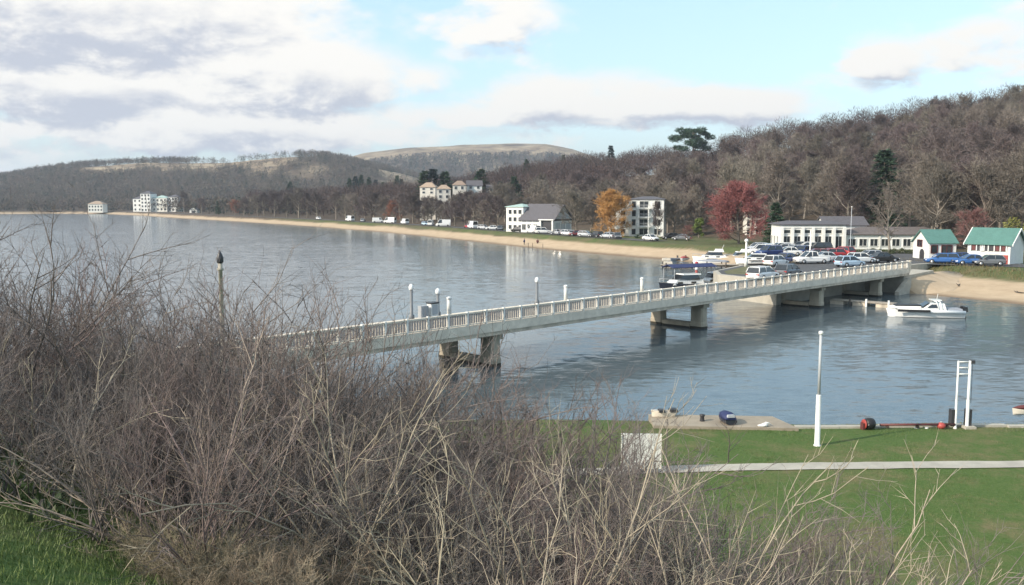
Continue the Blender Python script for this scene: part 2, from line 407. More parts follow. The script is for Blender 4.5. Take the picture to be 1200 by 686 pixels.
def bare_tree(seed, h=12., wide=.36, n1=15, n2=8, n3=7, n4=4, tr=.022, tw=.055, low=.2):
    """trunk with main limbs, and a crown of branches and twigs that fills an uneven dome"""
    rg = np.random.default_rng(seed); T, W = Twigs(), Twigs()
    trunk = limb(np.zeros(3), np.array([rg.normal() * .06, rg.normal() * .06, 1]), h * .72, 7, rg, .06, .12)
    trunk[0, 2] -= .4
    T.tube(trunk, h * tr, h * .005, 7)
    zc = h * (low * .45 + .5); ra = np.array([wide, wide, .5 - low * .45]) * h
    off = [rg.normal() * .05 * h, rg.normal() * .05 * h]
    PP, DD, LL = [], [], []
    for i in range(n1):
        f1 = (i + rg.random() * .8) / n1; t = low + (1 - low) * f1 ** .85
        p, d = along(trunk, min(t, .995)); ph = i * 2.4 + rg.normal() * .35; an = R(78 - 68 * f1 ** .8 + rg.normal() * 7)
        d1 = kid(np.array([0, 0, 1.]), an, ph)
        q = (p - [off[0], off[1], zc]) / ra; e = d1 / ra; A, B, Cc = e @ e, q @ e, q @ q - 1
        L1 = (-B + math.sqrt(max(B * B - A * Cc, .02))) / A * rg.uniform(.80, 1.04) * .88
        l1 = limb(p, d1, max(L1, h * .08), 5, rg, .11, .05)
        T.tube(l1, h * tr * .42 * (1.15 - .7 * f1), h * .0022, 4)
        for j in range(n2):
            t2 = .28 + .72 * (j + rg.random()) / n2
            p2, d2 = along(l1, min(t2, .99)); L2 = min(L1 * .42, h * .17) * (1.2 - .5 * t2) * rg.uniform(.7, 1.2)
            l2 = limb(p2, kid(d2, R(rg.uniform(25, 60)), rg.random() * 6.28), L2, 3, rg, .15, .10)
            W.tube(l2, h * .0026, h * .0012, 3)
            for k in range(n3):
                t3 = .2 + .8 * (k + rg.random()) / n3
                p3, d3 = along(l2, min(t3, .99)); L3 = L2 * .5 * rg.uniform(.6, 1.2) + .02 * h
                d3 = kid(d3, R(rg.uniform(20, 55)), rg.random() * 6.28) + np.array([0, 0, .15]); d3 /= np.linalg.norm(d3)
                PP.append(p3); DD.append(d3); LL.append(L3)
                for q_ in range(n4):
                    f = rg.uniform(.15, .9); PP.append(p3 + d3 * L3 * f); DD.append(kid(d3, R(rg.uniform(20, 60)), rg.random() * 6.28)); LL.append(L3 * rg.uniform(.5, .9))
    W.blades(np.array(PP), np.array(DD), np.array(LL), tw * h / 12, rg)
    return T, W
def conifer(seed, h=12., wid=.2, n=1500, tr=.018):
    rg = np.random.default_rng(seed); T, W = Twigs(), Twigs()
    T.tube(limb(np.array([0, 0, -.4]), np.array([0, 0, 1.]), h * .97, 6, rg, .01, .1), h * tr, .02, 6)
    PP, DD, LL = [], [], []
    tiers = int(h * 2.6)
    for i in range(tiers):
        t = .07 + .92 * (i + rg.random() * .5) / tiers
        L0 = h * wid * (1 - t) ** .8 + .15
        nb = int(6 + 5 * (1 - t))
        for j in range(nb):
            ph = rg.random() * 6.28; L1 = L0 * rg.uniform(.65, 1.12)
            d = np.array([math.cos(ph), math.sin(ph), rg.uniform(-.28, .22)]); d /= np.linalg.norm(d)
            p = np.array([0, 0, h * t]); m = max(5, int(n / tiers / nb))
            for k in range(m):
                f = (k + rg.random()) / m
                e = kid(d, R(rg.uniform(20, 65)), rg.random() * 6.28)
                PP.append(p + d * L1 * (.12 + .8 * f) + np.array([0, 0, -.10 * L1 * f * f])); DD.append(e); LL.append(rg.uniform(.35, .75) * (h / 12))
    W.blades(np.array(PP), np.array(DD), np.array(LL), .22 * h / 12, rg)
    return T, W
def leafy(seed, h, rx, n, ls, nblob=16, lowz=.12):
    """a shrub or pine crown: leaf faces in uneven clumps"""
    rg = np.random.default_rng(seed); T, W = Twigs(), Twigs()
    T.tube(limb(np.array([0, 0, -.3]), np.array([.05, 0, 1.]), h * .7, 5, rg, .06, .1), h * .03, h * .008, 6)
    PP, DD = [], []
    for i in range(nblob):
        z = rg.uniform(lowz, .9); a = rg.random() * 6.28; q = rx * math.sqrt(max(.05, 1 - ((z - .5) / .55) ** 2)) * rg.uniform(.2, .8)
        c = np.array([math.cos(a) * q, math.sin(a) * q, z * h]); r = rg.uniform(.22, .4) * min(rx, h)
        T.tube(np.array([[0, 0, z * h * .5], c * [.5, .5, .85], c]), h * .012, h * .004, 4)
        m = n // nblob; v = rg.normal(size=(m, 3)); v /= np.linalg.norm(v, axis=1)[:, None]
        PP.append(c + v * r * (rg.random((m, 1)) ** .45) * [1, 1, .75]); e = v + rg.normal(size=(m, 3)) * .7; DD.append(e / np.linalg.norm(e, axis=1)[:, None])
    W.blades(np.concatenate(PP), np.concatenate(DD), ls * rg.uniform(.6, 1.3, n // nblob * nblob), ls * .6, rg)
    return T, W
TREE = {}
def kind(name, T, W, mb, mc): TREE[name] = (T.mesh(name + '_trunk', mb), W.mesh(name + '_crown', mc))
for i in range(6):
    T, W = bare_tree(100 + i, 12, .33 + .03 * (i % 3), 20, 9, 7, 5, low=.20 + .04 * (i % 2), tw=.060)
    kind('bare%d' % i, T, W, bark, twig_olive if i % 3 == 2 else twig_brown)
for i in range(3):
    T, W = bare_tree(150 + i, 18, .25, 22, 9, 7, 5, tr=.015, tw=.045, low=.28)
    kind('tall%d' % i, T, W, bark_pale if i < 2 else bark, twig_olive if i == 0 else twig_brown)
kind('red', *bare_tree(171, 12, .47, 30, 12, 10, 6, low=.08, tr=.02, tw=.05), bark, twig_red)
kind('orange', *bare_tree(179, 11, .44, 32, 11, 10, 6, low=.04, tr=.014, tw=.06), bark, twig_orange)
kind('rust', *bare_tree(173, 11, .46, 17, 9, 8, 5, low=.08, tw=.08), bark, twig_rust)
kind('pink', *bare_tree(174, 9, .42, 16, 8, 8, 4, low=.12, tw=.06), bark, twig_pink)
kind('specimen', *bare_tree(175, 13, .34, 18, 8, 6, 3, low=.26, tr=.022, tw=.04), bark_pale, twig_olive)
for i in range(3): kind('fir%d' % i, *conifer(200 + i, 12, .25 + .03 * i, 3000), bark, needle if i != 1 else needle_b)
kind('yew', *conifer(210, 10, .26, 3600), bark, needle)
def pine(seed):
    rg = np.random.default_rng(seed); T, W = Twigs(), Twigs(); trunk = limb(np.array([0, 0, -.4]), np.array([.06, 0, 1.]), 10.5, 6, rg, .05, .1); T.tube(trunk, .32, .10, 7)
    PP, DD = [], []
    for i in range(30):
        t = .38 + .62 * (i / 29) ** .8; a = i * 2.4 + rg.normal() * .4; r = 5.6 * rg.uniform(.25, 1) * math.sin(math.pi * (.25 + .55 * (t - .38) / .62))
        p, _ = along(trunk, min(t, .99) * .95); c = p + np.array([math.cos(a) * r, math.sin(a) * r, .6 + .12 * r])
        T.tube(np.array([p, p * .5 + c * .5 - [0, 0, .15], c]), .09, .03, 5)
        m = 300; v = rg.normal(size=(m, 3)); v /= np.linalg.norm(v, axis=1)[:, None]; k = rg.uniform(.8, 1.5)
        PP.append(c + v * (rg.random((m, 1)) ** .4) * k * [1.15, 1.15, .5]); e = v * [1, 1, .4] + rg.normal(size=(m, 3)) * .5 + [0, 0, .4]; DD.append(e / np.linalg.norm(e, axis=1)[:, None])
    W.blades(np.concatenate(PP), np.concatenate(DD), .55 * rg.uniform(.6, 1.3, 9000), .2, rg); return T, W
kind('pine', *pine(220), bark, needle)
kind('bright', *leafy(221, 4, 1.5, 1800, .28), bark, leaf_bright)
kind('olive', *leafy(222, 5, 3.0, 3000, .32), bark, leaf_olive)
kind('hedge', *leafy(223, 1.5, 1.7, 1400, .16, 14, .05), bark, hedge_green)
kind('darkbush', *leafy(224, 2.2, 1.6, 1400, .2, 14, .05), bark, needle)

NTREE = 0
def tree(kn, x, y, h, label, cat='tree', group=None, name='bare_tree', wide=1.0, z=None, rot=None):
    T, W = TREE[kn]; h0 = max(v.co.z for v in W.vertices) if kn not in tree.h else tree.h[kn]; tree.h[kn] = h0
    s = h / h0
    o = thing(name, label, cat, (x, y, gz(x, y) if z is None else z), rot if rot is not None else random.random() * 6.28, group, (s * wide, s * wide, s))
    link('trunk', T, o); link('crown', W, o); return o
tree.h = {}

# ------------------------------------------------------------------ bridge
lawn_m = mat('rough_grass', (.07, .085, .03), .95, .4, .9, .4, bscale=20, col2=(.16, .14, .07), coord='Object')
BA = Vector((-9.0, 52.7)); BU = Vector((.70711, .70711)); BN = Vector((-.70711, .70711))
def bz(u): return 2.90 + .10 * (1 - ((u - 36) / 48) ** 2) if u < 84 else 2.90 - (u - 84) * .012
def bp3(u, v, z): p = BA + BU * u + BN * v; return (p.x, p.y, z)
US = [-24 + 4 * i for i in range(28)]
BW = 7.0
bridge = thing('road_bridge', 'long low pale concrete road bridge on twin column piers crossing the lake', 'bridge')
def strip(prof, us=US):
    """prof: (v, dz) section swept along the bridge"""
    m = MB(); m.loft([[bp3(u, v, bz(u) + dz) for v, dz in prof] for u in us], smooth=False); return m
strip([(.15, -.36), (.15, 0), (BW - .15, 0), (BW - .15, -.36)]).obj('deck', asphalt, bridge)
strip([(-.05, -.34), (-.05, .27), (.32, .27), (.32, .004), (.152, .004), (.152, -.34)]).obj('near_kerb', concrete_rail, bridge)
strip([(BW - .152, -.34), (BW - .152, .004), (BW - .9, .004), (BW - .9, .08), (BW + .05, .08), (BW + .05, -.34)], [u for u in US if u < 70]).obj('far_kerb', concrete_rail, bridge)
UG = [u for u in US if u <= 84]
for v0 in (.55, 2.3, 4.1, BW - 1.05):
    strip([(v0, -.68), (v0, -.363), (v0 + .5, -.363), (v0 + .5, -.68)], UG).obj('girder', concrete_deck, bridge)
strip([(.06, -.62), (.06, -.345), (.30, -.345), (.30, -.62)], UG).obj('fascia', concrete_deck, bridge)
RAILU = (-22, 83.4)
rail = MB()
us2 = list(np.arange(RAILU[0], RAILU[1] + .1, 1.7))
for dz, t in ((1.18, .09), (.40, .06)):
    m = strip([(.02, dz - t), (.02, dz), (.20, dz), (.20, dz - t)], us2); rail.add(m.v, m.f)
u = RAILU[0] + .12
while u < RAILU[1]:
    p = bp3(u, .11, bz(u) + .74); rail.box(p, (.03, .03, .70), R(45)); u += .2125
rail.obj('railing', concrete_rail, bridge)
pm = MB(); pm.box((0, 0, .53), (.11, .20, 1.08)); pm = pm.mesh('railing_post', white_paint)
for u in us2: link('railing_post', pm, bridge, bp3(u, .11, bz(u) + .17), R(45))
ps = MB(); ps.box((0, 0, .56), (.42, .42, 1.2)); ps.box((0, 0, 1.2), (.5, .5, .1)); ps = ps.mesh('end_pillar', concrete_rail)
link('end_pillar', ps, bridge, bp3(83.9, .11, bz(83) - .02), R(45)); 
for u in (11.9, 38.3, 61.5, 77.0):
    pr = MB(); zt = bz(u) - .69
    c = bp3(u, BW / 2, 0)
    cap = MB(); cap.box((c[0], c[1], zt - .19), (.95, 5.9, .38), R(45))
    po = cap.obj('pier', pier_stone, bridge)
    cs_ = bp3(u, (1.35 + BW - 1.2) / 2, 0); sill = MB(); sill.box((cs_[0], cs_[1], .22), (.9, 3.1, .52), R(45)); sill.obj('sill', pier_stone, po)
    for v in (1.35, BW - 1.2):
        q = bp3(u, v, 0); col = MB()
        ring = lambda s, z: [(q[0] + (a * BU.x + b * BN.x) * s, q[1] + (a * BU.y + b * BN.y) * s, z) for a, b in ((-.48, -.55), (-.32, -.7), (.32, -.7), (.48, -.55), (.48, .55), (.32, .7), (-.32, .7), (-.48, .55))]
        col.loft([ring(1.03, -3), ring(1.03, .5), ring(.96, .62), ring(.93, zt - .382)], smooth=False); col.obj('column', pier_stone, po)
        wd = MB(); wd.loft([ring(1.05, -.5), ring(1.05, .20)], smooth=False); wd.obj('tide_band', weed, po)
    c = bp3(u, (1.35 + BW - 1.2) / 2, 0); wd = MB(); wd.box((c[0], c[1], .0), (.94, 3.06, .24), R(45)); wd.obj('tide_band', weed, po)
# abutment with sloping wing wall
ab = MB()
ab.loft([[bp3(u, .3, z0), bp3(u, BW - .3, z0), bp3(u, BW - .3, z1), bp3(u, .3, z1)] for u, z0, z1 in ((83.0, -1, bz(82) - .70), (93, -1, bz(93) - .4))], smooth=False)
ab.obj('abutment', concrete, bridge)
ab = MB(); ab.loft([[bp3(u, -.25, -1), bp3(u, .27, -1), bp3(u, .27, z), bp3(u, -.25, z)] for u, z in ((80.2, .4), (82.4, 1.5), (83.4, 1.9), (84.0, 1.95))], smooth=False)
ab.obj('wing_wall', concrete, bridge)
beach_sand = mat('beach_sand', (.38, .285, .19), .95, .2, .5, .2, bscale=20, col2=(.50, .39, .27), detail=8)
emb = MB(); rings = []
for u, w_, zt_ in ((83.6, 2.0, 1.2), (84.6, 3.5, 1.8), (87, 5, 2.1), (91, 5, 2.15), (95, 3.5, 2.1), (99, 2.2, 2.0)):
    q = []
    for f in (0, .12, .35, .62, .85, 1.0):
        x, y, _ = bp3(u, .6 - w_ * f, 0); g = gz(x, y); q.append((x, y, max(g - .12 * f, g + (zt_ - g) * (1 - f) ** 1.25 - .12 * f)))
    q += [(q[-1][0], q[-1][1], -.6), (q[0][0], q[0][1], -.6)]; rings.append(q)
emb.loft(rings, smooth=True); tagp(emb.obj('beach_slope_ground', beach_sand), kind='structure')

# lamps and bollards on the far kerb
def ucoord(px, v=BW - .45):
    """station along the bridge where the far kerb sits under photo column px"""
    best = min(np.arange(-24, 92, .1), key=lambda u: abs(600 + F * bp3(u, v, 0)[0] / (bp3(u, v, 0)[1] * ct + (H - 3.2) * st) - px)); return float(best)
def lamp_post(name, x, y, z, h, label, post_m, head_m, group=None, r=.09, head=.17, base=.3):
    o = thing(name, label, 'lamp', (x, y, z), 0, group)
    MB().lathe([(r * 1.9, 0), (r * 1.9, base), (r * 1.1, base + .08), (r, h)], n=10).obj('post', post_m, o)
    MB().lathe([(r * 1.2, h), (head, h + .05), (head * 1.1, h + .22), (head * .75, h + .38), (.02, h + .44)], n=12).obj('lantern', head_m, o)
    return o
lampgrey = mat('lamp_post_grey', (.17, .18, .19), .5, .15, 3)
globe = mat('lamp_globe', (.82, .82, .80), .3, .04, 3)
for px, lab, ty in ((482, 'grey lamp post with white head on the bridge, the one nearest the bare shrubs', 333), (513, 'grey lamp post with white head beside the little white cabinet on the bridge', 338), (629, 'grey lamp post with white head alone midway along the open bridge rail', 325)):
    u = ucoord(px); p = bp3(u, BW - .45, bz(u) + .08)
    lamp_post('bridge_lamp', *p, top_z(ty, p[1]) - p[2] - .44, lab, lampgrey, globe, 'lamp posts along the bridge', .11, .17)
for px, lab in ((526, 'short white bollard on the bridge kerb close to the cabinet'), (663, 'short white bollard on the bridge kerb just past the lone lamp post'), (752, 'short white bollard on the bridge kerb before the dark boat'), (1080, None)):
    if lab is None: continue
    u = ucoord(px); p = bp3(u, BW - .45, bz(u) + .08)
    o = thing('bollard', lab, 'bollard', p, 0, 'white bollards along the bridge')
    MB().lathe([(.17, 0), (.17, 1.15), (.14, 1.2)], n=12).obj('post', white_paint, o); MB().lathe([(.20, 1.2), (.20, 1.3), (.08, 1.38)], n=12).obj('cap', white_paint, o)
u = ucoord(507); p = bp3(u, BW - .45, bz(u) + .08)
o = thing('control_cabinet', 'small dark and white box cabinet by the bridge lamp post', 'cabinet', p, R(45))
MB().box((0, 0, .5), (.7, .5, 1.0)).obj('body', white_paint, o); MB().box((0, 0, 1.05), (.8, .6, .1)).obj('lid', dark_metal, o); MB().box((.0, -.265, .55), (.5, .03, .7)).obj('door', grey_paint, o)
MB().box((-.9, 0, .45), (.6, .5, .9)).obj('side_box', grey_metal, o)
# tall lantern column where the bridge leaves the near shore
x, y = xat(257.5, 40, 9.3), 40
o = thing('lantern_column', 'tall pale column with a dark pointed lantern rising above the bare shrubs', 'lamp', (x, y, gz(x, y)))
zt = top_z(293, y) - gz(x, y)
MB().lathe([(.22, -.2), (.22, .8), (.11, .9), (.09, zt - .95), (.15, zt - .92), (.15, zt - .84), (.10, zt - .8), (.10, zt - .6)], n=12).obj('post', concrete, o)
MB().lathe([(.12, zt - .6), (.15, zt - .54), (.16, zt - .36), (.10, zt - .2), (.04, zt - .08), (.015, zt)], n=12).obj('lantern', dark_metal, o)

# ------------------------------------------------------------------ quay, car park, roads
QUAY = [(29.6, 98.8), (24.9, 107), (25.6, 112.5), (31.4, 122.5), (37, 141), (44.5, 160), (56, 168), (75, 150), (73, 136), (62, 128.5), (52.2, 121), (48.2, 117.4)]
m = MB(); m.prism(QUAY, -2, 2.78); tagp(m.obj('quay', concrete), kind='structure')
def inset(poly, d):
    c = np.mean(poly, 0); return [tuple(np.array(p) + (c - np.array(p)) / np.linalg.norm(c - np.array(p)) * d) for p in poly]
m = MB(); m.add([(x, y, 2.786) for x, y in inset(QUAY, .9)], [tuple(range(len(QUAY)))]); tagp(m.obj('car_park', asphalt), kind='structure')
def sheet(name, pts, z, m_):
    m = MB(); m.add([(x, y, z) for x, y in pts], [tuple(range(len(pts)))]); return tagp(m.obj(name, m_), kind='structure')
sand_m = mat('sandy_gravel', (.42, .33, .22), .95, .2, .8, .3, bscale=30)
sheet('grass_strip', [(26.2, 108), (26.8, 112), (32.3, 121.6), (35.6, 121.4), (33.2, 113), (29.8, 106)], 2.792, lawn_m)
sheet('gravel_path', [at(905, 300, 2.8), at(912, 306, 2.8), at(938, 309.5, 2.8), at(932, 303, 2.8)], 2.796, sand_m)
sheet('grass_bed', [at(884, 291, 2.8), at(890, 297.5, 2.8), at(932, 302.5, 2.8), at(990, 298, 2.8), at(985, 293.5, 2.8), at(930, 290.6, 2.8)], 2.792, lawn_m)
# beach road: a ribbon inland of the shore
def ribbon(name, lo, hi, z, m_, i0=0, i1=200):
    pts = SH[2:len(shore) - 12]
    tt = np.concatenate([[0], np.cumsum(np.hypot(*np.diff(pts, axis=0).T))]); tq = np.arange(0, tt[-1], 6)
    P = np.stack([np.interp(tq, tt, pts[:, 0]), np.interp(tq, tt, pts[:, 1])], 1)
    k = np.ones(9) / 9; Pp = np.pad(P, ((4, 4), (0, 0)), 'edge'); P = np.stack([np.convolve(Pp[:, 0], k, 'valid'), np.convolve(Pp[:, 1], k, 'valid')], 1)
    T = np.gradient(P, axis=0); T /= np.linalg.norm(T, axis=1)[:, None]; N = np.stack([-T[:, 1], T[:, 0]], 1)
    A, B = P + N * lo, P + N * hi; V = []; Fc = []
    for i, (a, b) in enumerate(zip(A, B)): V += [(*a, z), (*b, z)]
    Fc = [(2 * i, 2 * i + 2, 2 * i + 3, 2 * i + 1) for i in range(len(A) - 1)]
    m = MB(); m.add(V, Fc); return tagp(m.obj(name, m_), kind='structure')
ribbon('beach_road', 12.6, 18, 2.68, asphalt)
ribbon('road_kerb', 12.3, 12.6, 2.74, concrete)
a, b = at(1050, 306, 2.7), at(1215, 312, 2.7)
sheet('lakeside_drive', [at(1066, 309.5, 2.66), at(1110, 310.6, 2.66), at(1230, 314.5, 2.66), at(1230, 311, 2.66), at(1170, 308, 2.66), at(1066, 305.2, 2.66)], 2.665, asphalt)
# reed bank above the right-hand sand
# ------------------------------------------------------------------ buildings
def wall_gable(w, d, h, rise, axis='x', z0=-.6):
    m = MB()
    if axis == 'x': m.add([(-w/2, -d/2, z0), (w/2, -d/2, z0), (w/2, d/2, z0), (-w/2, d/2, z0), (-w/2, -d/2, h), (w/2, -d/2, h), (w/2, d/2, h), (-w/2, d/2, h), (-w/2, 0, h + rise), (w/2, 0, h + rise)],
                           [(0, 1, 5, 4), (2, 3, 7, 6), (1, 2, 6, 9, 5), (3, 0, 4, 8, 7), (3, 2, 1, 0), (4, 5, 9, 8), (6, 7, 8, 9)])
    else: m.add([(-w/2, -d/2, z0), (w/2, -d/2, z0), (w/2, d/2, z0), (-w/2, d/2, z0), (-w/2, -d/2, h), (w/2, -d/2, h), (w/2, d/2, h), (-w/2, d/2, h), (0, -d/2, h + rise), (0, d/2, h + rise)],
                [(0, 1, 5, 8, 4), (1, 2, 6, 5), (2, 3, 7, 9, 6), (3, 0, 4, 7), (3, 2, 1, 0), (5, 6, 9, 8), (7, 4, 8, 9)])
    return m
def roof_gable(w, d, h, rise, axis='x', ov=.35, t=.14):
    """two slabs as one folded profile, eaves and verges overhanging"""
    half = (d if axis == 'x' else w) / 2; L_ = (w if axis == 'x' else d) / 2 + ov; k = rise / half
    prof = [(-half - ov, h - ov * k + .02), (0, h + rise + .02), (half + ov, h - ov * k + .02), (half + ov, h - ov * k + t), (0, h + rise + t + .04), (-half - ov, h - ov * k + t)]
    n = 6
    if axis == 'x': a = [(-L_, p, z) for p, z in prof] + [(L_, p, z) for p, z in prof]
    else: a = [(p, -L_, z) for p, z in prof] + [(p, L_, z) for p, z in prof]
    m = MB(); m.add(a, [(0, 1, 4, 5), (1, 2, 3, 4), (11, 10, 7, 6), (10, 9, 8, 7)] + [(i, (i + 1) % n, n + (i + 1) % n, n + i) for i in range(n)]); return m
def roof_hip(w, d, h, rise, ov=.4, ridge=None, t=.15):
    W, D = w / 2 + ov, d / 2 + ov; r = max(.05, (W - D) if ridge is None else ridge / 2); m = MB()
    m.add([(-W, -D, h + .01), (W, -D, h + .01), (W, D, h + .01), (-W, D, h + .01), (-W, -D, h + t), (W, -D, h + t), (W, D, h + t), (-W, D, h + t), (-r, 0, h + rise), (r, 0, h + rise)],
          [(3, 2, 1, 0), (0, 1, 5, 4), (1, 2, 6, 5), (2, 3, 7, 6), (3, 0, 4, 7), (4, 5, 9, 8), (6, 7, 8, 9), (5, 6, 9), (7, 4, 8)]); return m
WC = {}
def window(parent, x, y, z, w, h, face='f', fm=None, bars=1, gm_=None):
    fm = fm or white_paint; key = (round(w, 2), round(h, 2), fm.name, bars, gm_.name if gm_ else '')
    if key not in WC:
        f = MB(); t = .09
        f.box((-w/2 - t/2, -.04, 0), (t, .14, h + 2*t)); f.box((w/2 + t/2, -.04, 0), (t, .14, h + 2*t)); f.box((0, -.04, h/2 + t/2), (w, .14, t)); f.box((0, -.06, -h/2 - t/2), (w, .18, t))
        for i in range(bars): f.box((-w/2 + w * (i + 1) / (bars + 1), -.045, 0), (.06, .09, h))
        g = MB(); g.box((0, -.01, 0), (w, .05, h)); WC[key] = (f.mesh('window', fm), g.mesh('pane', gm_ or glass))
    f, g = WC[key]; rz = {'f': 0, 'l': -math.pi/2, 'r': math.pi/2, 'b': math.pi}[face]
    o = link('window', f, parent, (x, y, z), rz); link('pane', g, o); return o
def door(parent, x, y, z, w, h, face='f', m=None):
    f = MB(); f.box((0, -.02, h/2), (w, .08, h)); o = f.obj('door', m or maroon, parent, (x, y, z), {'f': 0, 'l': -math.pi/2, 'r': math.pi/2}[face])
    MB().box((w * .36, -.09, h * .48), (.06, .06, .16)).obj('handle', grey_metal, o); return o

# white boathouse kiosks with teal roofs
kx, ky = at(1111, 305.5, 2.66)
o = thing('kiosk', 'small white gabled hut with teal roof, arched doorway in its end wall', 'hut', (kx - .9, ky + 2.7, 2.63))
wall_gable(4.1, 5.4, 2.75, 1.75).obj('wall', white_paint, o); roof_gable(4.1, 5.4, 2.75, 1.75, ov=.3).obj('roof', roof_teal, o)
window(o, -2.05, 0.4, 2.55, 1.5, .9, 'l', maroon, 1); window(o, .6, -2.7, 1.75, 1.5, 1.1, 'f', maroon, 1); window(o, -1.3, -2.7, 1.75, .9, 1.1, 'f', maroon, 0)
m = MB(); m.lathe([(.01, 0)], n=3) if 0 else None
arch = MB(); pts = [(-.75, 0), (.75, 0), (.75, .85)] + [(.75 * math.cos(t), .85 + .75 * math.sin(t)) for t in np.linspace(.2, math.pi - .2, 7)] + [(-.75, .85)]
arch.extrude_y(pts, -.05, .05); arch.obj('door', dark_metal, o, (-2.05, -.4, .1), -math.pi/2)
kx, ky = at(1160, 309, 2.66)
o = thing('kiosk', 'white hut with teal roof and a red framed porch, beside the olive bush', 'hut', (kx + 1.9, ky + 2.2, 2.63), R(-50))
w_, d_ = 5.9, 4.8
wall_gable(w_, d_, 3.0, 1.95).obj('wall', white_paint, o); roof_gable(w_, d_, 3.0, 1.95, ov=.4).obj('roof', roof_teal, o)
m = MB(); m.box((0, -d_/2 - .03, 2.3), (w_ - .9, .1, 1.0)); m.obj('porch_opening', dark_metal, o)
for i in range(7): MB().box((-2.46 + i * .82, -d_/2 - .12, 2.3), (.14, .1, 1.05)).obj('porch_post', white_paint, o)
for x in (-2.05, 1.23, 2.05): MB().box((x, -d_/2 - .1, 2.3), (.5, .06, .9)).obj('shutter', maroon, o)
window(o, -.82, -d_/2 - .06, 2.3, .45, .8, 'f', white_paint, 0, grey_paint)
window(o, 1.2, -d_/2, .75, 1.0, .85, 'f', white_paint, 1); door(o, 2.3, -d_/2, .0, .8, 1.3, 'f', red_paint)
for s in (-1, 1):
    b = MB(); k = 1.95 / (d_/2); xx = s * (w_/2 + .44)
    for a in (-1, 1):
        b.add([(xx - .06, 0, 4.93), (xx + .06, 0, 4.93), (xx + .06, a * (d_/2 + .42), 2.6), (xx - .06, a * (d_/2 + .42), 2.6), (xx - .06, 0, 5.16), (xx + .06, 0, 5.16), (xx + .06, a * (d_/2 + .42), 2.83), (xx - .06, a * (d_/2 + .42), 2.83)],
              [(0, 1, 2, 3), (4, 7, 6, 5), (0, 4, 5, 1), (1, 5, 6, 2), (2, 6, 7, 3), (3, 7, 4, 0)])
    b.obj('barge_board', white_paint, o)
# clubhouse
cx, cy = at(952, 292, 2.66)
cy = 168.0; cx = xat(952, cy, 3)
o = thing('clubhouse', 'long low white clubhouse with tall glazed bays and dark slate roof behind the car park', 'building', (cx, cy, 2.6), R(-4))
w_, d_, h_ = 12.0, 8.0, 4.6
MB().box((0, d_/2, h_/2 - .3), (w_, d_, h_ + .6)).obj('wall', white_paint, o)
rf = roof_hip(w_, d_, h_, .75, .5, ridge=8.0); rf.v = [(x, y + d_/2, z) for x, y, z in rf.v]; rf.obj('roof', roof_slate, o)
MB().box((0, -.10, 4.2), (w_ + .1, .2, .34)).obj('fascia', white_paint, o)
for i, x in enumerate(np.linspace(-w_/2 + .25, w_/2 - .25, 7)):
    MB().box((x, -.28, 1.85), (.5, .55, 4.4)).obj('pilaster', white_paint, o)
for i in range(6):
    x = -w_/2 + .25 + (i + .5) * (w_ - .5) / 6
    window(o, x, 0, 1.35, 1.15, 2.2, 'f', white_paint, 1); window(o, x, 0, 3.35, 1.15, .6, 'f', white_paint, 0)
for yy in (2, 4.5, 7): window(o, -w_/2, yy, 1.6, 1.2, 1.6, 'l', white_paint, 1)
# rear gabled hall with dark roof and lower wing
m = wall_gable(8, 7, 4.4, 1.5); m.v = [(x + 8.5, y + 11.5, z) for x, y, z in m.v]; m.obj('hall_wall', white_paint, o)
rf = roof_gable(8, 7, 4.4, 1.5); rf.v = [(x + 8.5, y + 11.5, z) for x, y, z in rf.v]; rf.obj('hall_roof', roof_slate, o)
W2 = 19.0; x0 = w_/2 + W2/2
MB().box((x0, 4.2, 1.05), (W2 - .02, 7, 3.3)).obj('wing_wall', white_paint, o)
rf = roof_hip(W2, 7, 2.72, 1.45, .45); rf.v = [(x + x0 + .46, y + 4.2, z + .01) for x, y, z in rf.v]; rf.obj('wing_roof', roof_brown, o)
for i in range(9): window(o, x0 - W2/2 + 1.5 + i * 2.02, .7, 1.3, 1.35, 1.3, 'f', white_paint, 1)
for i in range(4): MB().box((x0 - W2/2 + .5 + i * 6.06, .62, 1.2), (.3, .18, 2.9)).obj('pilaster', cream_paint, o)
# lakeside inn: gabled hall and white block
cy = 258.0; cx = xat(641, cy, 4)
o = thing('lakeside_inn', 'grey roofed hall with white three storey wing standing behind the sandy beach', 'building', (cx, cy + 5, 2.6), R(-36))
w_, d_ = 11.6, 9.5
wall_gable(w_, d_, 4.0, 4.1).obj('wall', white_paint, o); roof_gable(w_, d_, 4.0, 4.1, ov=.6, t=.25).obj('roof', roof_slate, o)
gp = MB(); gp.add([(w_/2 + .02, -d_/2 + .35, 4.1), (w_/2 + .02, d_/2 - .35, 4.1), (w_/2 + .02, 0, 7.75), (w_/2 + .14, -d_/2 + .35, 4.1), (w_/2 + .14, d_/2 - .35, 4.1), (w_/2 + .14, 0, 7.75)], [(2, 1, 0), (3, 4, 5), (0, 1, 4, 3), (1, 2, 5, 4), (2, 0, 3, 5)]); gp.obj('gable_cladding', grey_paint, o)
MB().box((w_/2 + .05, 0, 3.75), (.16, d_ - .3, .5)).obj('gable_band', dark_metal, o)
for y in (-2.9, 0, 2.9): window(o, w_/2, y, 1.8, 2.3, 2.4, 'r', white_paint, 2, grey_paint)
MB().box((3.6, -d_/2 - .02, 1.7), (3.6, .1, 3.4)).obj('entrance', dark_metal, o)
for x in (1.5, 5.7): MB().box((x, -d_/2 - .5, 1.75), (.5, .5, 3.9)).obj('porch_column', white_paint, o)
MB().box((3.6, -d_/2 - .5, 3.82), (5.2, .9, .28)).obj('porch_lintel', white_paint, o)
for x in (-4.7, -2.8, -.7): window(o, x, -d_/2, 1.6, 1.3, 1.6, 'f', white_paint, 1)
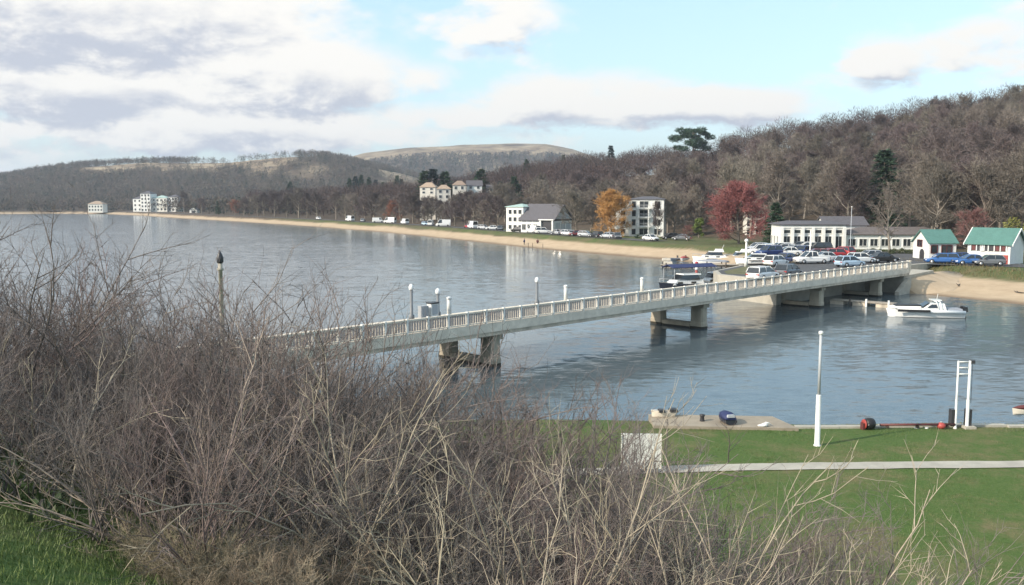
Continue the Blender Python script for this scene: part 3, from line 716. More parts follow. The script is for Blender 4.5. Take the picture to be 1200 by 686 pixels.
for x in (-4.7, -2.8, -.7): MB().box((x, -d_/2 - .04, 3.3), (1.5, .1, .5)).obj('transom', grey_paint, o)
m = MB(); m.box((-9.0, .2, 3.4), (6.2, 7.5, 8.0)); m.obj('block_wall', white_paint, o)
rf = roof_hip(6.2, 7.5, 7.4, 1.0, .35, ridge=.4); rf.v = [(x - 9.0, y + .2, z) for x, y, z in rf.v]; rf.obj('block_roof', roof_green, o)
for z in (1.5, 3.8, 6.0):
    for x in (-10.6, -8.8, -7.0): window(o, x, -3.55, z, 1.1, 1.2, 'f', white_paint, 0)
    for y in (-1.6, 1.8): window(o, -12.1, y, z, .9, 1.1, 'l', white_paint, 0)
# white apartments
cy = 232.0; cx = xat(757, cy, 4)
o = thing('apartment_block', 'white four storey apartment block with balconies next to the orange tree', 'building', (cx, cy, 2.6), R(-14))
w_, d_, h_ = 9.0, 10, 9.5
MB().box((0, d_/2, h_/2 - .3), (w_, d_, h_ + .6)).obj('wall', white_paint, o)
MB().box((-7.4, d_/2 + 2, 4.2), (5.6, d_ - 2, 9.0)).obj('side_wall', white_paint, o)
rf = roof_hip(w_, d_, h_, .9, .3, ridge=3); rf.v = [(x, y + d_/2, z) for x, y, z in rf.v]; rf.obj('roof', roof_slate, o)
rf = roof_hip(5.6, d_ - 2, 8.7, 1.4, .3, ridge=.5); rf.v = [(x - 7.4, y + d_/2 + 2, z) for x, y, z in rf.v]; rf.obj('side_roof', roof_slate, o)
for i, z in enumerate((1.2, 3.6, 6.0, 8.3)):
    for x, ww in ((-3.2, 1.0), (-.6, 2.2), (2.9, 1.5)):
        window(o, x, 0, z, ww, 1.6 if z > 2 else 1.5, 'f', white_paint, 1 if ww > 1.2 else 0)
    for x in (-9, -6.4): window(o, x, 3.0, z if z < 8 else 7.9, 1.2, 1.2, 'f', white_paint, 0)
    for y in (2.5, 6): window(o, -w_/2, y, z, 1.0, 1.2, 'l', white_paint, 0)
    if z > 2:
        b = MB(); b.box((-.6, -.7, z - 1.15), (3.6, 1.4, .16)); bo = b.obj('balcony', white_paint, o)
        g = MB(); g.box((-.6, -1.37, z - .15), (3.6, .06, .10))
        for k in range(13): g.box((-2.3 + k * .283, -1.37, z - .63), (.05, .05, .86))
        g.obj('rail', grey_metal, bo)
for x in (-1.9, .7): MB().box((x, -1.25, 4.0), (.3, .3, 8.6)).obj('balcony_column', white_paint, o)
# flats half hidden behind the red tree
cy = 226.0; cx = xat(889, cy, 4)
o = thing('flats', 'pale flats with stacked balconies showing past the side of the red tree', 'building', (cx, cy, 2.6), R(-10))
MB().box((0, 4, 3.0), (6.5, 8, 7.2)).obj('wall', cream_paint, o)
rf = roof_hip(6.5, 8, 6.6, 1.4, .4, ridge=.6); rf.v = [(x, y + 4, z) for x, y, z in rf.v]; rf.obj('roof', roof_brown, o)
for z in (1.3, 3.4, 5.5):
    for x in (-2.2, 0, 2.2): window(o, x, 0, z, 1.4, 1.3, 'f', white_paint, 1)
    MB().box((0, -.5, z - .95), (6.4, 1.0, .18)).obj('balcony', white_paint, o)
# hillside houses
def hill_house(px, py, d, wpx, hpx, label, roofm, wallm, rise_k=.35, yaw=0, storeys=2, style='hip'):
    s = F / d; w, hh = .88 * wpx / s, hpx / s; x = xat(px, d, 20); zb = top_z(py, d)
    o = thing('house', label, 'house', (x, d, zb), R(yaw), 'houses among the trees on the hill')
    wh = hh * (1 - rise_k); dp = w * .8
    dz = max(4., zb - min(gz(x, d), gz(x, d + dp)) + 1); MB().box((0, dp/2, (wh - dz)/2), (w, dp, wh + dz)).obj('wall', wallm, o)
    rf = roof_hip(w, dp, wh, hh - wh, .35, ridge=w * .35) if style == 'hip' else roof_gable(w, dp, wh, hh - wh, 'x', .35)
    rf.v = [(a, b + dp/2, c) for a, b, c in rf.v]; rf.obj('roof', roofm, o)
    if style != 'hip':
        g = MB(); g.add([(-w/2 + .02, 0, wh), (-w/2 + .02, dp, wh), (-w/2 + .02, dp/2, hh - .02), (w/2 - .02, 0, wh), (w/2 - .02, dp, wh), (w/2 - .02, dp/2, hh - .02)], [(0, 1, 2), (5, 4, 3), (0, 2, 5, 3), (1, 4, 5, 2), (0, 3, 4, 1)]); g.obj('gable', wallm, o)
    for k in range(storeys):
        z = wh * (k + .55) / storeys
        for i in range(max(2, int(w / 2.4))):
            n = max(2, int(w / 2.4)); window(o, -w/2 + w * (i + .5) / n, 0, z, 1.2, min(1.5, wh / storeys * .55), 'f', white_paint, 0)
    MB().box((w * .2, dp * .55, hh - .1), (.6, .6, 1.6)).obj('chimney', roof_brown, o)
house_cream = mat('house_render', (.60, .57, .51), .75, .12, 1.0)
hill_house(501, 228, 395, 21, 14, 'small cream house with a pale hipped roof beneath the dark firs', roof_tan, house_cream, .42, -8)
hill_house(520, 240, 385, 18, 23, 'tall cream house with three rows of windows among the bare trees', roof_tan, house_cream, .22, 6, 3)
hill_house(538, 224, 405, 17, 12, 'house with a terracotta coloured hipped roof between two cream houses', mat('roof_terracotta', (.27, .20, .155), .8, .15, 1.5), house_cream, .45, 0, 1)
hill_house(556, 223, 410, 20, 11, 'white house under a blue grey gabled roof beside the tall fir', roof_slate, white_paint, .5, 4, 1, 'gable')
hill_house(574, 226, 415, 8, 9, 'tiny white cottage to the side of the tall fir', roof_slate, white_paint, .4, 0, 1, 'gable')
# far shore hotel and villa
d = 815.0; s = F / d
o = thing('lakeside_hotel', 'big white hotel of stepped blocks on the far shore below the hill', 'building', (xat(181, d, 3), d, 2.6), R(-6))
for x0, x1, hp, dy, m_ in ((155, 165.8, 15, 0, white_paint), (166, 177.8, 21, -2, white_paint), (178, 195.8, 16, 1, cream_paint), (196, 208, 17, 3, white_paint)):
    X0, X1, hh = (x0 - 181) / s, (x1 - 181) / s, hp / s
    MB().box(((X0 + X1)/2, 6 + dy, hh/2 - .5), (X1 - X0, 12, hh + 1)).obj('wall', m_, o)
    nf = int(hh / 3.2); nb = max(2, int((X1 - X0) / 3))
    for k in range(nf):
        for i in range(nb): window(o, X0 + (X1 - X0) * (i + .5) / nb, dy, (k + .55) * hh / nf, 1.5, 1.7, 'f', white_paint, 0)
    rf = roof_hip(X1 - X0, 12, hh, 2.4, .3, ridge=2); rf.v = [(x + (X0 + X1)/2, y + 6 + dy, z) for x, y, z in rf.v]; rf.obj('roof', roof_slate if x0 != 178 else roof_green, o)
d = 858.0; s = F / d
o = thing('villa', 'lone pale two storey villa at the water edge on the far shore', 'house', (xat(112, d, 3), d, 2.0))
MB().box((0, 5, 3.5), (14, 10, 8)).obj('wall', cream_paint, o); rf = roof_hip(14, 10, 7.5, 3, .5); rf.v = [(x, y + 5, z) for x, y, z in rf.v]; rf.obj('roof', roof_tan, o)
for z in (2, 5.2):
    for i in range(5): window(o, -5.6 + i * 2.8, 0, z, 1.4, 1.6, 'f', white_paint, 0)
o = thing('boathouse', 'tiny white boathouse on the far beach before the dark yew', 'hut', (xat(226, 700, 3), 704, 2.3))
wall_gable(6, 6, 3.0, 2.2, 'y').obj('wall', white_paint, o); roof_gable(6, 6, 3.0, 2.2, 'y').obj('roof', roof_slate, o)
MB().box((0, -3.02, 1.2), (2.6, .1, 2.4)).obj('door', dark_metal, o)

# ------------------------------------------------------------------ named trees
def row_of(y, z):
    a = (z - H) / y; return 343 - F * (a * ct + st) / (ct - a * st)
def tree_px(kn, px, base, top, label, name='bare_tree', group=None, wide=1.0, d=None, cat='tree'):
    y = d or at(px, base, 2.6)[1]; x = xat(px, y, 4)
    while sdist(np.array([x]), np.array([y]))[0] < 21 and y < 1000 and 'hedge' not in name: y += 2; x = xat(px, y, 4)
    z = gz(x, y)
    return tree(kn, x, y, max(1.2, top_z(top, y) - z), label, cat, group, name, wide)
def hill_px(kn, px, base, top, label, name='fir_tree', group=None, wide=1.0):
    for y in np.arange(150, 1600, 4.):
        x = xat(px, y, 20); z = gz(x, y)
        if sdist(np.array([x]), np.array([y]))[0] > 40 and row_of(y, z) <= base: break
    return tree(kn, x, y, max(2, top_z(top, y) - z), label, 'tree', group, name, wide)
tree_px('red', 866, 287, 209, 'broad round crimson tree standing on the lakeside lawn', 'red_tree', wide=1.2)
tree_px('orange', 716, 279, 219, 'orange leafed tree beside the white apartment block', 'orange_tree', wide=1.12)
tree_px('yew', 908, 294, 236, 'dark pointed evergreen between the red tree and the clubhouse', 'evergreen_tree', wide=1.5, d=163)
tree_px('bright', 819, 279, 254, 'bright yellow green shrub at the foot of the bare woods', 'green_shrub', cat='shrub')
tree_px('specimen', 1043, 298, 208, 'pale trunked bare tree in front of the low clubhouse wing', 'bare_tree', wide=.9)
tree_px('pink', 946, 304, 263, 'small reddish bare tree before the glazed clubhouse front', 'bare_tree', wide=.8)
tree_px('pink', 1136, 296, 240, 'reddish pink budding tree rising between the two teal roofed huts', 'budding_tree', wide=1.4, d=152)
tree_px('olive', 1196, 306, 253, 'olive yellow bush at the side of the red porched hut', 'olive_bush', cat='bush', wide=1.0, d=143)
tree_px('tall0', 1172, 292, 160, 'tall pale trunked bare tree above the red porched hut', 'bare_tree', wide=1.1, d=165)
tree_px('tall0', 1092, 292, 182, 'tall pale bare tree behind the hut with the arched doorway', 'bare_tree', wide=1.1, d=168)
tree_px('tall1', 995, 290, 185, 'tall dark bare tree behind the clubhouse hall roof', 'bare_tree', wide=1.2, d=190)
tree_px('tall2', 1130, 292, 172, 'tall slender bare tree behind the reddish pink tree', 'bare_tree', wide=1.1, d=172)
tree_px('bare2', 790, 282, 221, 'olive brown bare tree standing beside the apartment block', 'bare_tree', wide=.9, d=235)
tree_px('bare5', 812, 282, 214, 'olive brown bare tree between the apartments and the red tree', 'bare_tree', wide=.85, d=240)
tree_px('bare1', 771, 284, 232, 'thin bare tree right in front of the apartment balconies', 'bare_tree', wide=.6, d=222)
tree_px('pink', 806, 283, 262, 'low dark red bare shrub next to the parked cars by the apartments', 'red_shrub', cat='shrub', wide=1.1)
tree_px('yew', 255, 256.5, 235, 'solitary dark evergreen at the far end of the beach', 'evergreen_tree', wide=1.0)
tree_px('rust', 275, 257, 232, 'rust coloured round tree beside the solitary dark evergreen', 'rust_tree', wide=1.1)
tree_px('rust', 462, 270, 232, 'tan brown round tree above the red car on the beach road', 'tan_tree', wide=1.1)
tree_px('bare4', 573, 276, 226, 'bare tree with a thick pale trunk beside the white van', 'bare_tree', wide=1.0)
LAKE = [(216, 255, 222, 0), (236, 256, 230, 1), (302, 262, 226, 2), (322, 262, 222, 1), (350, 263, 218, 5), (372, 265, 222, 0), (394, 267, 221, 4), (416, 269, 224, 2), (438, 270, 221, 3), (484, 273, 224, 1),
        (502, 274, 238, 5), (522, 274, 243, 0), (545, 274, 229, 1), (556, 274, 226, 3), (584, 273, 228, 4), (676, 275, 218, 2), (692, 275, 226, 5), (286, 262, 230, 0), (310, 262, 224, 3), (336, 262, 226, 4), (360, 262, 222, 1), (405, 268, 226, 5), (428, 269, 228, 0), (452, 270, 226, 2), (470, 272, 222, 3), (533, 274, 233, 1), (566, 274, 231, 2)]
for k, (px, b, t, v) in enumerate(LAKE):
    tree_px('bare%d' % v, px, b - (0 if px > 300 else .6), t, 'bare grey brown tree in the line behind the beach road', 'bare_tree', 'bare trees in the line behind the beach road', wide=1.15)
FIRS = [(498, 226, 199, 'leftmost of the three tall firs above the cream houses'), (508, 226, 197, 'middle one of the three tall firs above the cream houses'), (522, 226, 200, 'last to the right of the three tall firs above the cream houses')]
for k, (px, b, t, lab) in enumerate(FIRS): tree_px('fir%d' % (k % 3), px, b, t, lab, 'fir_tree', 'firs on the wooded hill', 1.6, d=430)
tree_px('fir2', 564, b, 197, 'tall broad fir just behind the white blue roofed house', 'fir_tree', 'firs on the wooded hill', 1.7, d=430)
tree_px('fir2', 602, 232, 206, 'wide dark fir uphill of the lakeside inn', 'fir_tree', 'firs on the wooded hill', 1.5, d=400)
tree_px('fir1', 586, 234, 212, 'shorter fir tucked beside the wide dark fir', 'fir_tree', 'firs on the wooded hill', 1.1, d=405)
for px, t, h, lab in ((617, 186, 9, 'small fir poking above the hill woods beneath the pale moor'), (715, 170, 11, 'dark fir alone on the skyline between the moor and the pine'), (660, 181, 8, 'small dark evergreen at the hill shoulder where the pale moor ends'),
                      (341, 212, 12, 'dark fir standing above the lakeside trees on its own'), (449, 213, 10, 'dark bushy fir at the foot of the far moor')):
    d = {617: 560, 715: 560, 660: 590, 341: 800, 449: 640}[px]; tree_px('fir%d' % (px % 3), px, 0, t, lab, 'fir_tree', 'firs on the wooded hill', 1.2, d=d)
for k, (px, t) in enumerate(((410, 208), (417, 206), (424, 204), (433, 207), (441, 210), (466, 205), (471, 209))):
    tree_px('fir%d' % (k % 3), px, 0, t, 'dark fir in the small cluster on the slope above the beach road', 'fir_tree', 'fir cluster above the beach road', 1.1, d=700 + 9 * k)
x = xat(814, 500, 40); zz = gz(x, 500.)
tree('pine', x, 500, top_z(147, 500) - zz, 'big dark spreading pine on the hill skyline', 'tree', None, 'pine_tree', wide=1.0)

tree_px('fir0', 1033, 0, 173, 'large dark spruce on the slope above the low clubhouse wing', 'spruce_tree', None, 1.7, d=214)
for px, t, d, lab in ((845, 163, 505, 'dark evergreen low on the skyline beside the big pine'),):
    tree_px('fir1', px, 0, t + 14 if px == 1002 else t, lab, 'evergreen_tree', None, 1.9, d=d)

for k, (px, t, d) in enumerate(((489, 231, 372), (497, 228, 380), (506, 227, 374), (514, 231, 366), (524, 235, 362), (533, 226, 376), (541, 222, 384), (550, 221, 380), (560, 222, 386), (570, 225, 380), (502, 234, 350), (519, 238, 345), (545, 230, 352))):
    tree_px('bare%d' % (k % 6), px, 0, t, 'bare brown tree screening the foot of the cream houses on the hill', 'bare_tree', 'bare trees screening the hill houses', 1.1, d=d)
# hedges and low growth by the drives
HEDGE = [(1004 + i * 12, 298.5, 291.5) for i in range(6)]
for px, b, t in HEDGE: tree_px('hedge', px, b, t, 'clipped brown green hedge bush before the low clubhouse wing', 'hedge_bush', 'hedge bushes before the clubhouse wing', 1.5, cat='hedge')
for k, px in enumerate((704, 690, 747, 762)): tree_px('darkbush', px, 281, 276, 'low dark evergreen bush along the beach road lawn', 'evergreen_bush', 'low bushes along the beach road lawn', 1.4, cat='bush')
# ------------------------------------------------------------------ hillside woods
pts = []; cell = {}
def free(x, y, r):
    k = (int(x // 14), int(y // 14))
    for a in (-1, 0, 1):
        for b in (-1, 0, 1):
            for q in cell.get((k[0] + a, k[1] + b), ()):
                if (q[0] - x) ** 2 + (q[1] - y) ** 2 < r * r: return False
    cell.setdefault(k, []).append((x, y)); return True
rg = np.random.default_rng(5)
cand = rg.random((60000, 2))
cpx = -20 + 1310 * cand[:, 0]; cpx = 300 + 990 * cand[:, 0]
D0, DC = np.interp(cpx, K['px'], K['d0']), np.interp(cpx, K['px'], K['dc'])
cy_ = np.sqrt(D0 ** 2 + cand[:, 1] * ((DC + 40) ** 2 - D0 ** 2)); cx_ = (cpx - 600) / F * (cy_ * 1.0)
cs = sdist(cx_, cy_); czz = ground(cx_, cy_)
for i in range(len(cpx)):
    px, y, x = cpx[i], cy_[i], cx_[i]
    if cs[i] < 42: continue
    if not free(x, y, 10.4 if y < 330 else 10.6): continue
    t = (y - D0[i]) / (DC[i] - D0[i]); h = rg.uniform(10.5, 18)
    if px > 780 and y < 330: h = rg.uniform(13, 22.5)
    if px < 470: h = rg.uniform(14, 19)
    if 482 < px < 580 and y < 412:
        hm = top_z(224 if px < 511 else 231 if px < 531 else 221, y) - czz[i]; h = min(h, hm)
        if h < 4.5: continue
    if 586 < px < 705 and y < 300: continue
    if 785 < px < 845 and 380 < y < 520: h = min(h, top_z(177, y) - czz[i])
    if 1004 < px < 1062 and y < 222: h = min(h, top_z(240, y) - czz[i])
    if h < 4.5: continue
    if 900 < px < 1075 and y < 190: continue
    pts.append((y, x, czz[i], h, px))
pts.sort()
seen = [p for p in pts if 330 < p[4] < 1225]
near_t, rest = seen[:225], seen[225:] + [p for p in pts if not 330 < p[4] < 1225]
print('hill trees', len(pts), 'individual', len(near_t), 'to', near_t[-1][0])
for y, x, z, h, px in near_t:
    front = (y - np.interp(px, K['px'], K['d0'])) < 60
    kn = ('tall%d' % rg.integers(0, 3)) if h > 18.6 else 'bare%d' % (rg.choice([2, 5]) if front and rg.random() < .85 else rg.integers(0, 6))
    tree(kn, x, y, h, 'bare brown tree among the many at the foot of the wooded hillside', 'tree', 'bare trees on the hillside', 'bare_tree', wide=rg.uniform(.95, 1.25), z=z - .1)
# the farther woods read as one mass
def wood_mass(name, P, hs, n, l, wd, tints, seed, conif=0.):
    """P (m,3) tree feet, hs heights: every tree a clump of slim blades, one mesh"""
    rg = np.random.default_rng(seed); m = len(P); hs = np.asarray(hs)
    u = rg.normal(size=(m, n, 3)); u /= np.linalg.norm(u, axis=2)[..., None]; r = rg.random((m, n, 1)) ** .4
    isc = (rg.random(m) < conif)[:, None]
    q = u * r; zz = .60 + .40 * q[..., 2]; wx = .44 * np.ones((m, n))
    zc = rg.random((m, n)) ** 1.4 * .95 + .05
    zz = np.where(isc, zc, zz); wx = np.where(isc, .24 * (1 - zc), wx)
    ang = np.arctan2(q[..., 1], q[..., 0]); rad = np.where(isc, 1.0, np.hypot(q[..., 0], q[..., 1]))
    B = np.stack([np.cos(ang) * rad * wx, np.sin(ang) * rad * wx, zz], -1) * hs[:, None, None] + P[:, None, :]
    B[..., 2] = np.maximum(B[..., 2], P[:, None, 2])
    D = u + np.array([0, 0, .55]) + rg.normal(size=(m, n, 3)) * .45; D /= np.linalg.norm(D, axis=2)[..., None]
    T = Twigs(); T.blades(B.reshape(-1, 3), D.reshape(-1, 3), (l * rg.uniform(.6, 1.3, (m, n)) * (hs / 12)[:, None]).reshape(-1), wd, rg)
    # trunks
    tn = np.repeat(P, 1, 0); T.blades(tn, np.tile([0, 0, 1.], (m, 1)) + rg.normal(size=(m, 3)) * .04, hs * .8, np.maximum(.3, hs * .03), rg)
    V = np.concatenate(T.V); me = np_mesh(name, V, np.concatenate(T.F), tint_m)
    tc = np.array(tints)[rg.integers(0, len(tints), m)] * rg.uniform(.75, 1.25, (m, 1)); tc[isc[:, 0]] = np.array([.025, .045, .035]) * rg.uniform(.8, 1.2, (isc.sum(), 1))
    col = np.concatenate([np.repeat(tc, n * 3, 0), np.repeat(tc * 1.1, 3, 0)]); col = np.concatenate([col, np.ones((len(col), 1))], 1)
    a = me.attributes.new('tint', 'FLOAT_COLOR', 'POINT'); a.data.foreach_set('color', col.ravel().astype(np.float32))
    return link(name, me)
tint_m = bpy.data.materials.new('woods'); tint_m.use_nodes = True; nt = tint_m.node_tree
b = nt.nodes['Principled BSDF']; b.inputs['Roughness'].default_value = .95; b.inputs['Specular IOR Level'].default_value = .1
a = nd(nt, 'ShaderNodeAttribute', attribute_name='tint'); nt.links.new(a.outputs['Color'], b.inputs['Base Color'])
BR = [(.088, .065, .064), (.102, .073, .070), (.082, .065, .061), (.10, .08, .071), (.07, .055, .056)]
P = np.array([(x, y, z) for y, x, z, h, px in rest]); hh = [h for y, x, z, h, px in rest]
tagp(wood_mass('hill_woods', P, hh, 820, 1.1, .17, BR, 3), 'bare brown woods covering the upper hillside up to the skyline', 'woods', kind='stuff')
def scatter(n, pxr, yr, sp, ok):
    c = rg.random((n, 2)); px = pxr[0] + (pxr[1] - pxr[0]) * c[:, 0]; y = np.sqrt(yr[0] ** 2 + c[:, 1] * (yr[1] ** 2 - yr[0] ** 2)); x = (px - 600) / F * y
    z = ground(x, y); k = ok(x, y, z, px) & (sdist(x, y) > 22); return np.stack([x, y, z], 1)[k]
P = scatter(15000, (-60, 640), (560, 1640), 0, lambda x, y, z, px: ((moor_n(x, y) < .59) | (y < 1240) | (np.random.default_rng(2).random(len(x)) < .12)) & ((y > 640) | (px < 470)) & (np.random.default_rng(1).random(len(x)) < np.where(y < 950, .5, .8)))
HW = [(.115, .10, .085), (.135, .105, .09), (.10, .095, .075), (.13, .115, .095)]
tagp(wood_mass('far_woods', P, rg.uniform(8, 13, len(P)), 60, 2.2, .6, HW, 4, .16), 'dark woods on the low far hills across the lake', 'woods', kind='stuff')
P = scatter(9000, (330, 800), (1650, 2750), 0, lambda x, y, z, px: z < (H + 2800 * (237 - h2(px)) / F) * .74 + 14 * (fbm(x, y, 90, 41) - .5))
tagp(wood_mass('moor_woods', P, rg.uniform(10, 16, len(P)), 26, 4.0, 1.6, HW, 6, .3), 'blue grey forest below the pale moor on the farthest hill', 'woods', kind='stuff')

# ------------------------------------------------------------------ vehicles
def car_parts(kn):
    """kind -> dict of mesh builders; +x is the nose, z=0 the ground"""
    L_, W, belt, roof, xb0, xb1, xt0, xt1, hood = dict(
        hatch=(4.1, 1.74, .93, 1.47, -1.95, 1.05, -1.55, .25, .78), saloon=(4.5, 1.78, .92, 1.43, -1.55, 1.15, -.95, .25, .78), estate=(4.6, 1.78, .93, 1.48, -2.2, 1.15, -1.95, .3, .80),
        suv=(4.6, 1.86, 1.05, 1.72, -2.15, 1.15, -1.85, .45, .98), van=(5.1, 1.95, 1.22, 2.1, -2.45, 1.75, -2.4, 1.1, 1.05), camper=(5.4, 2.1, 1.3, 2.45, -2.6, 2.1, -2.6, 1.4, 1.1),
        pickup=(5.1, 1.86, 1.02, 1.72, -.75, 1.35, -.5, .55, .98), convertible=(4.3, 1.76, .90, 1.25, -1.2, .95, -.9, .3, .80))[kn]
    hw = W / 2; x0, x1 = -L_ / 2, L_ / 2
    st_ = [(x0, .42, belt - .22, .80), (x0 + .10, .30, belt - .08, .92), (x0 + .5, .24, belt, .99), (xb0 + .4, .22, belt, 1.0), (0, .22, belt, 1.0), (xb1 - .1, .22, belt - .02, 1.0), (x1 - .75, .22, hood - .03, .98), (x1 - .25, .25, hood - .10, .92), (x1, .36, hood - .26, .76)]
    st_.sort()
    b = MB(); b.loft([[(x, s * hw * a, z) for s, a, z in ((-1, k * .86, zl), (-1, k, zl + .16), (-1, k, zb - .16), (-1, k * .91, zb), (1, k * .91, zb), (1, k, zb - .16), (1, k, zl + .16), (1, k * .86, zl))] for x, zl, zb, k in st_], smooth=False)
    for sx in (-L_ * .30, L_ * .31):           # arches: dark rings come with the wheels; add sill
        pass
    bw, tw = hw * .90, hw * .74
    g = MB()
    if kn != 'convertible':
        g.add([(xb0, -bw, belt - .02), (xb1, -bw, belt - .02), (xb1, bw, belt - .02), (xb0, bw, belt - .02), (xt0, -tw, roof), (xt1, -tw, roof), (xt1, tw, roof), (xt0, tw, roof)], [(0, 3, 2, 1), (4, 5, 6, 7), (0, 1, 5, 4), (1, 2, 6, 5), (2, 3, 7, 6), (3, 0, 4, 7)])
        r = b
        r.add([(xt0 - .04, -tw - .03, roof - .05), (xt1 + .03, -tw - .03, roof - .05), (xt1 + .03, tw + .03, roof - .05), (xt0 - .04, tw + .03, roof - .05), (xt0 + .1, -tw + .1, roof + .05), (xt1 - .1, -tw + .1, roof + .05), (xt1 - .1, tw - .1, roof + .05), (xt0 + .1, tw - .1, roof + .05)],
              [(0, 3, 2, 1), (4, 5, 6, 7), (0, 1, 5, 4), (1, 2, 6, 5), (2, 3, 7, 6), (3, 0, 4, 7)])
        for s in (-1, 1):
            for xa, xc in ((xb0, xt0), (xb1, xt1)):
                r.tube([(xa, s * bw, belt - .03), (xc, s * tw, roof - .01)], .055, 5)
            xm = (xb0 * .55 + xb1 * .45); r.tube([(xm, s * (bw + .005), belt - .03), (xm, s * (tw + .005), roof - .01)], .05, 5)
        if kn in ('van', 'camper'):
            for s in (-1, 1):
                r.add([(xb0 - .01, s * (bw + .02), belt - .02), (.45, s * (bw + .02), belt - .02), (.45, s * (tw + .03), roof - .04), (xt0 - .01, s * (tw + .03), roof - .04), (xb0 - .01, s * (bw - .06), belt - .02), (.45, s * (bw - .06), belt - .02), (.45, s * (tw - .05), roof - .04), (xt0 - .01, s * (tw - .05), roof - .04)],
                      [(0, 1, 2, 3), (7, 6, 5, 4), (0, 4, 5, 1), (1, 5, 6, 2), (2, 6, 7, 3), (3, 7, 4, 0)])
    else:
        g.add([(.35, -bw * .9, belt), (.85, -bw, belt - .02), (.85, bw, belt - .02), (.35, bw * .9, belt), (.3, -tw, roof), (.36, -tw, roof), (.36, tw, roof), (.3, tw, roof)], [(0, 3, 2, 1), (4, 5, 6, 7), (0, 1, 5, 4), (1, 2, 6, 5), (2, 3, 7, 6), (3, 0, 4, 7)])
    if kn == 'pickup':
        for s in (-1, 1): b.box((-1.65, s * (hw - .1), belt + .08), (1.7, .1, .18))
    return L_, W, belt, hood, b, g
CM = {}
def car(kn, colour, x, y, yaw, label, z=None, cat=None, group=None, full=True):
    if (kn, 'g') not in CM:
        L_, W, belt, hood, b, g = car_parts(kn); CM[(kn, 'g')] = (L_, W, belt, hood, b, g.mesh('windows', glass))
        if 'wheel' not in CM:
            t = MB(); t.lathe([(.16, -.1), (.29, -.11), (.33, -.07), (.33, .07), (.29, .11), (.16, .1)], n=18); t.v = [(a, c, -b_) for a, b_, c in t.v]; CM['wheel'] = t.mesh('wheel', tyre_m)
            t = MB(); t.lathe([(.0, -.105), (.19, -.112), (.2, -.05), (.2, .05), (.19, .112), (.0, .105)], n=14); t.v = [(a, c, -b_) for a, b_, c in t.v]; CM['rim'] = t.mesh('rim', rim_m)
            t = MB(); t.box((0, 0, 0), (.12, .34, .14)); CM['hl'] = t.mesh('headlight', lamp_white); CM['tl'] = t.mesh('tail_light', lamp_red)
            t = MB(); t.box((0, 0, 0), (.02, .5, .12)); CM['np'] = t.mesh('number_plate', white_paint)
            t = MB(); t.box((0, 0, 0), (.12, .2, .14)); CM['mir'] = t.mesh('mirror', dark_metal)
            t = MB(); t.box((0, 0, 0), (.06, 1.1, .16)); CM['grille'] = t.mesh('grille', dark_metal)
    L_, W, belt, hood, b, g = CM[(kn, 'g')]
    if (kn, colour) not in CM: CM[(kn, colour)] = b.mesh('body', PAINT[colour])
    o = thing('camper_van' if kn == 'camper' else 'parked_van' if kn == 'van' else 'parked_car', label, cat or ('van' if kn in ('van', 'camper') else 'car'), (x, y, gz(x, y) if z is None else z), yaw, group)
    link('body', CM[(kn, colour)], o); link('windows', g, o)
    for sx in (-.30, .305):
        for s in (-1, 1):
            w_ = link('wheel', CM['wheel'], o, (sx * L_, s * (W / 2 - .07), .33))
            if full: link('rim', CM['rim'], w_)
    if full:
        for s in (-1, 1):
            link('headlight', CM['hl'], o, (L_/2 - .13, s * W * .33, hood - .24)); link('tail_light', CM['tl'], o, (-L_/2 + .06, s * W * .36, belt - .22)); link('mirror', CM['mir'], o, (CM[(kn, 'g')][0] * .16, s * (W/2 + .06), belt + .05))
        link('number_plate', CM['np'], o, (-L_/2 + .01, 0, .52)); link('grille', CM['grille'], o, (L_/2 - .03, 0, .5))
    return o
def car_px(kn, col, px, base, yaw, label, z=2.80, **kw):
    x, y = at(px, base, z); return car(kn, col, x, y + 1.0, R(yaw), label, z, **kw)
g1 = 'cars parked round the clubhouse car park'
p = bp3(57.5, BW - 1.3, bz(57.5)); car('estate', 'white', p[0], p[1], R(45), 'white estate car with dark windows parked against the bridge rail', p[2], group=g1)
p = bp3(63.5, BW - 1.2, bz(63.5)); car('hatch', 'grey', p[0], p[1], R(45), 'dark grey hatchback just beyond the white estate on the bridge', p[2], group=g1)
car_px('pickup', 'white', 953, 309.5, 190, 'white pickup truck on the car park asphalt with red cars behind', group=g1)
car_px('saloon', 'silver', 968, 307.5, 188, 'silver saloon tight behind the white pickup truck', group=g1)
car_px('hatch', 'darkred', 958, 303.5, 175, 'dark red hatchback showing over the white pickup', group=g1)
car_px('estate', 'red', 975, 303, 185, 'bright red estate car beside the dark red hatchback', group=g1)
car_px('hatch', 'red', 990, 300, 120, 'small red hatchback by the grass before the clubhouse', 2.66, group=g1)
car_px('hatch', 'paleblue', 999, 313.5, 20, 'pale blue hatchback parked just behind the bridge rail', group=g1)
car_px('saloon', 'black', 1038, 308, 10, 'black saloon behind the last stretch of bridge rail', group=g1)
car_px('hatch', 'white', 1012, 309, 15, 'white hatchback between the pale blue and the black car', group=g1)
car_px('saloon', 'silver', 932, 297.5, 200, 'silver saloon on the grass before the clubhouse bays', 2.66, group=g1)
car_px('hatch', 'navy', 942, 299, 230, 'navy hatchback nose in beside the silver saloon', 2.66, group=g1)
car_px('estate', 'white', 915, 294.5, 190, 'white estate car in the row under the dark evergreen', 2.66, group=g1)
car_px('hatch', 'silver', 921, 296, 170, 'silver hatchback next to the white estate in the row', 2.66, group=g1)
car_px('suv', 'navy', 903, 301, 205, 'navy blue off-road car behind the white motor boat', group=g1)
car_px('saloon', 'paleblue', 900, 295.5, 185, 'pale blue saloon in the row behind the navy off-road car', 2.66, group=g1)
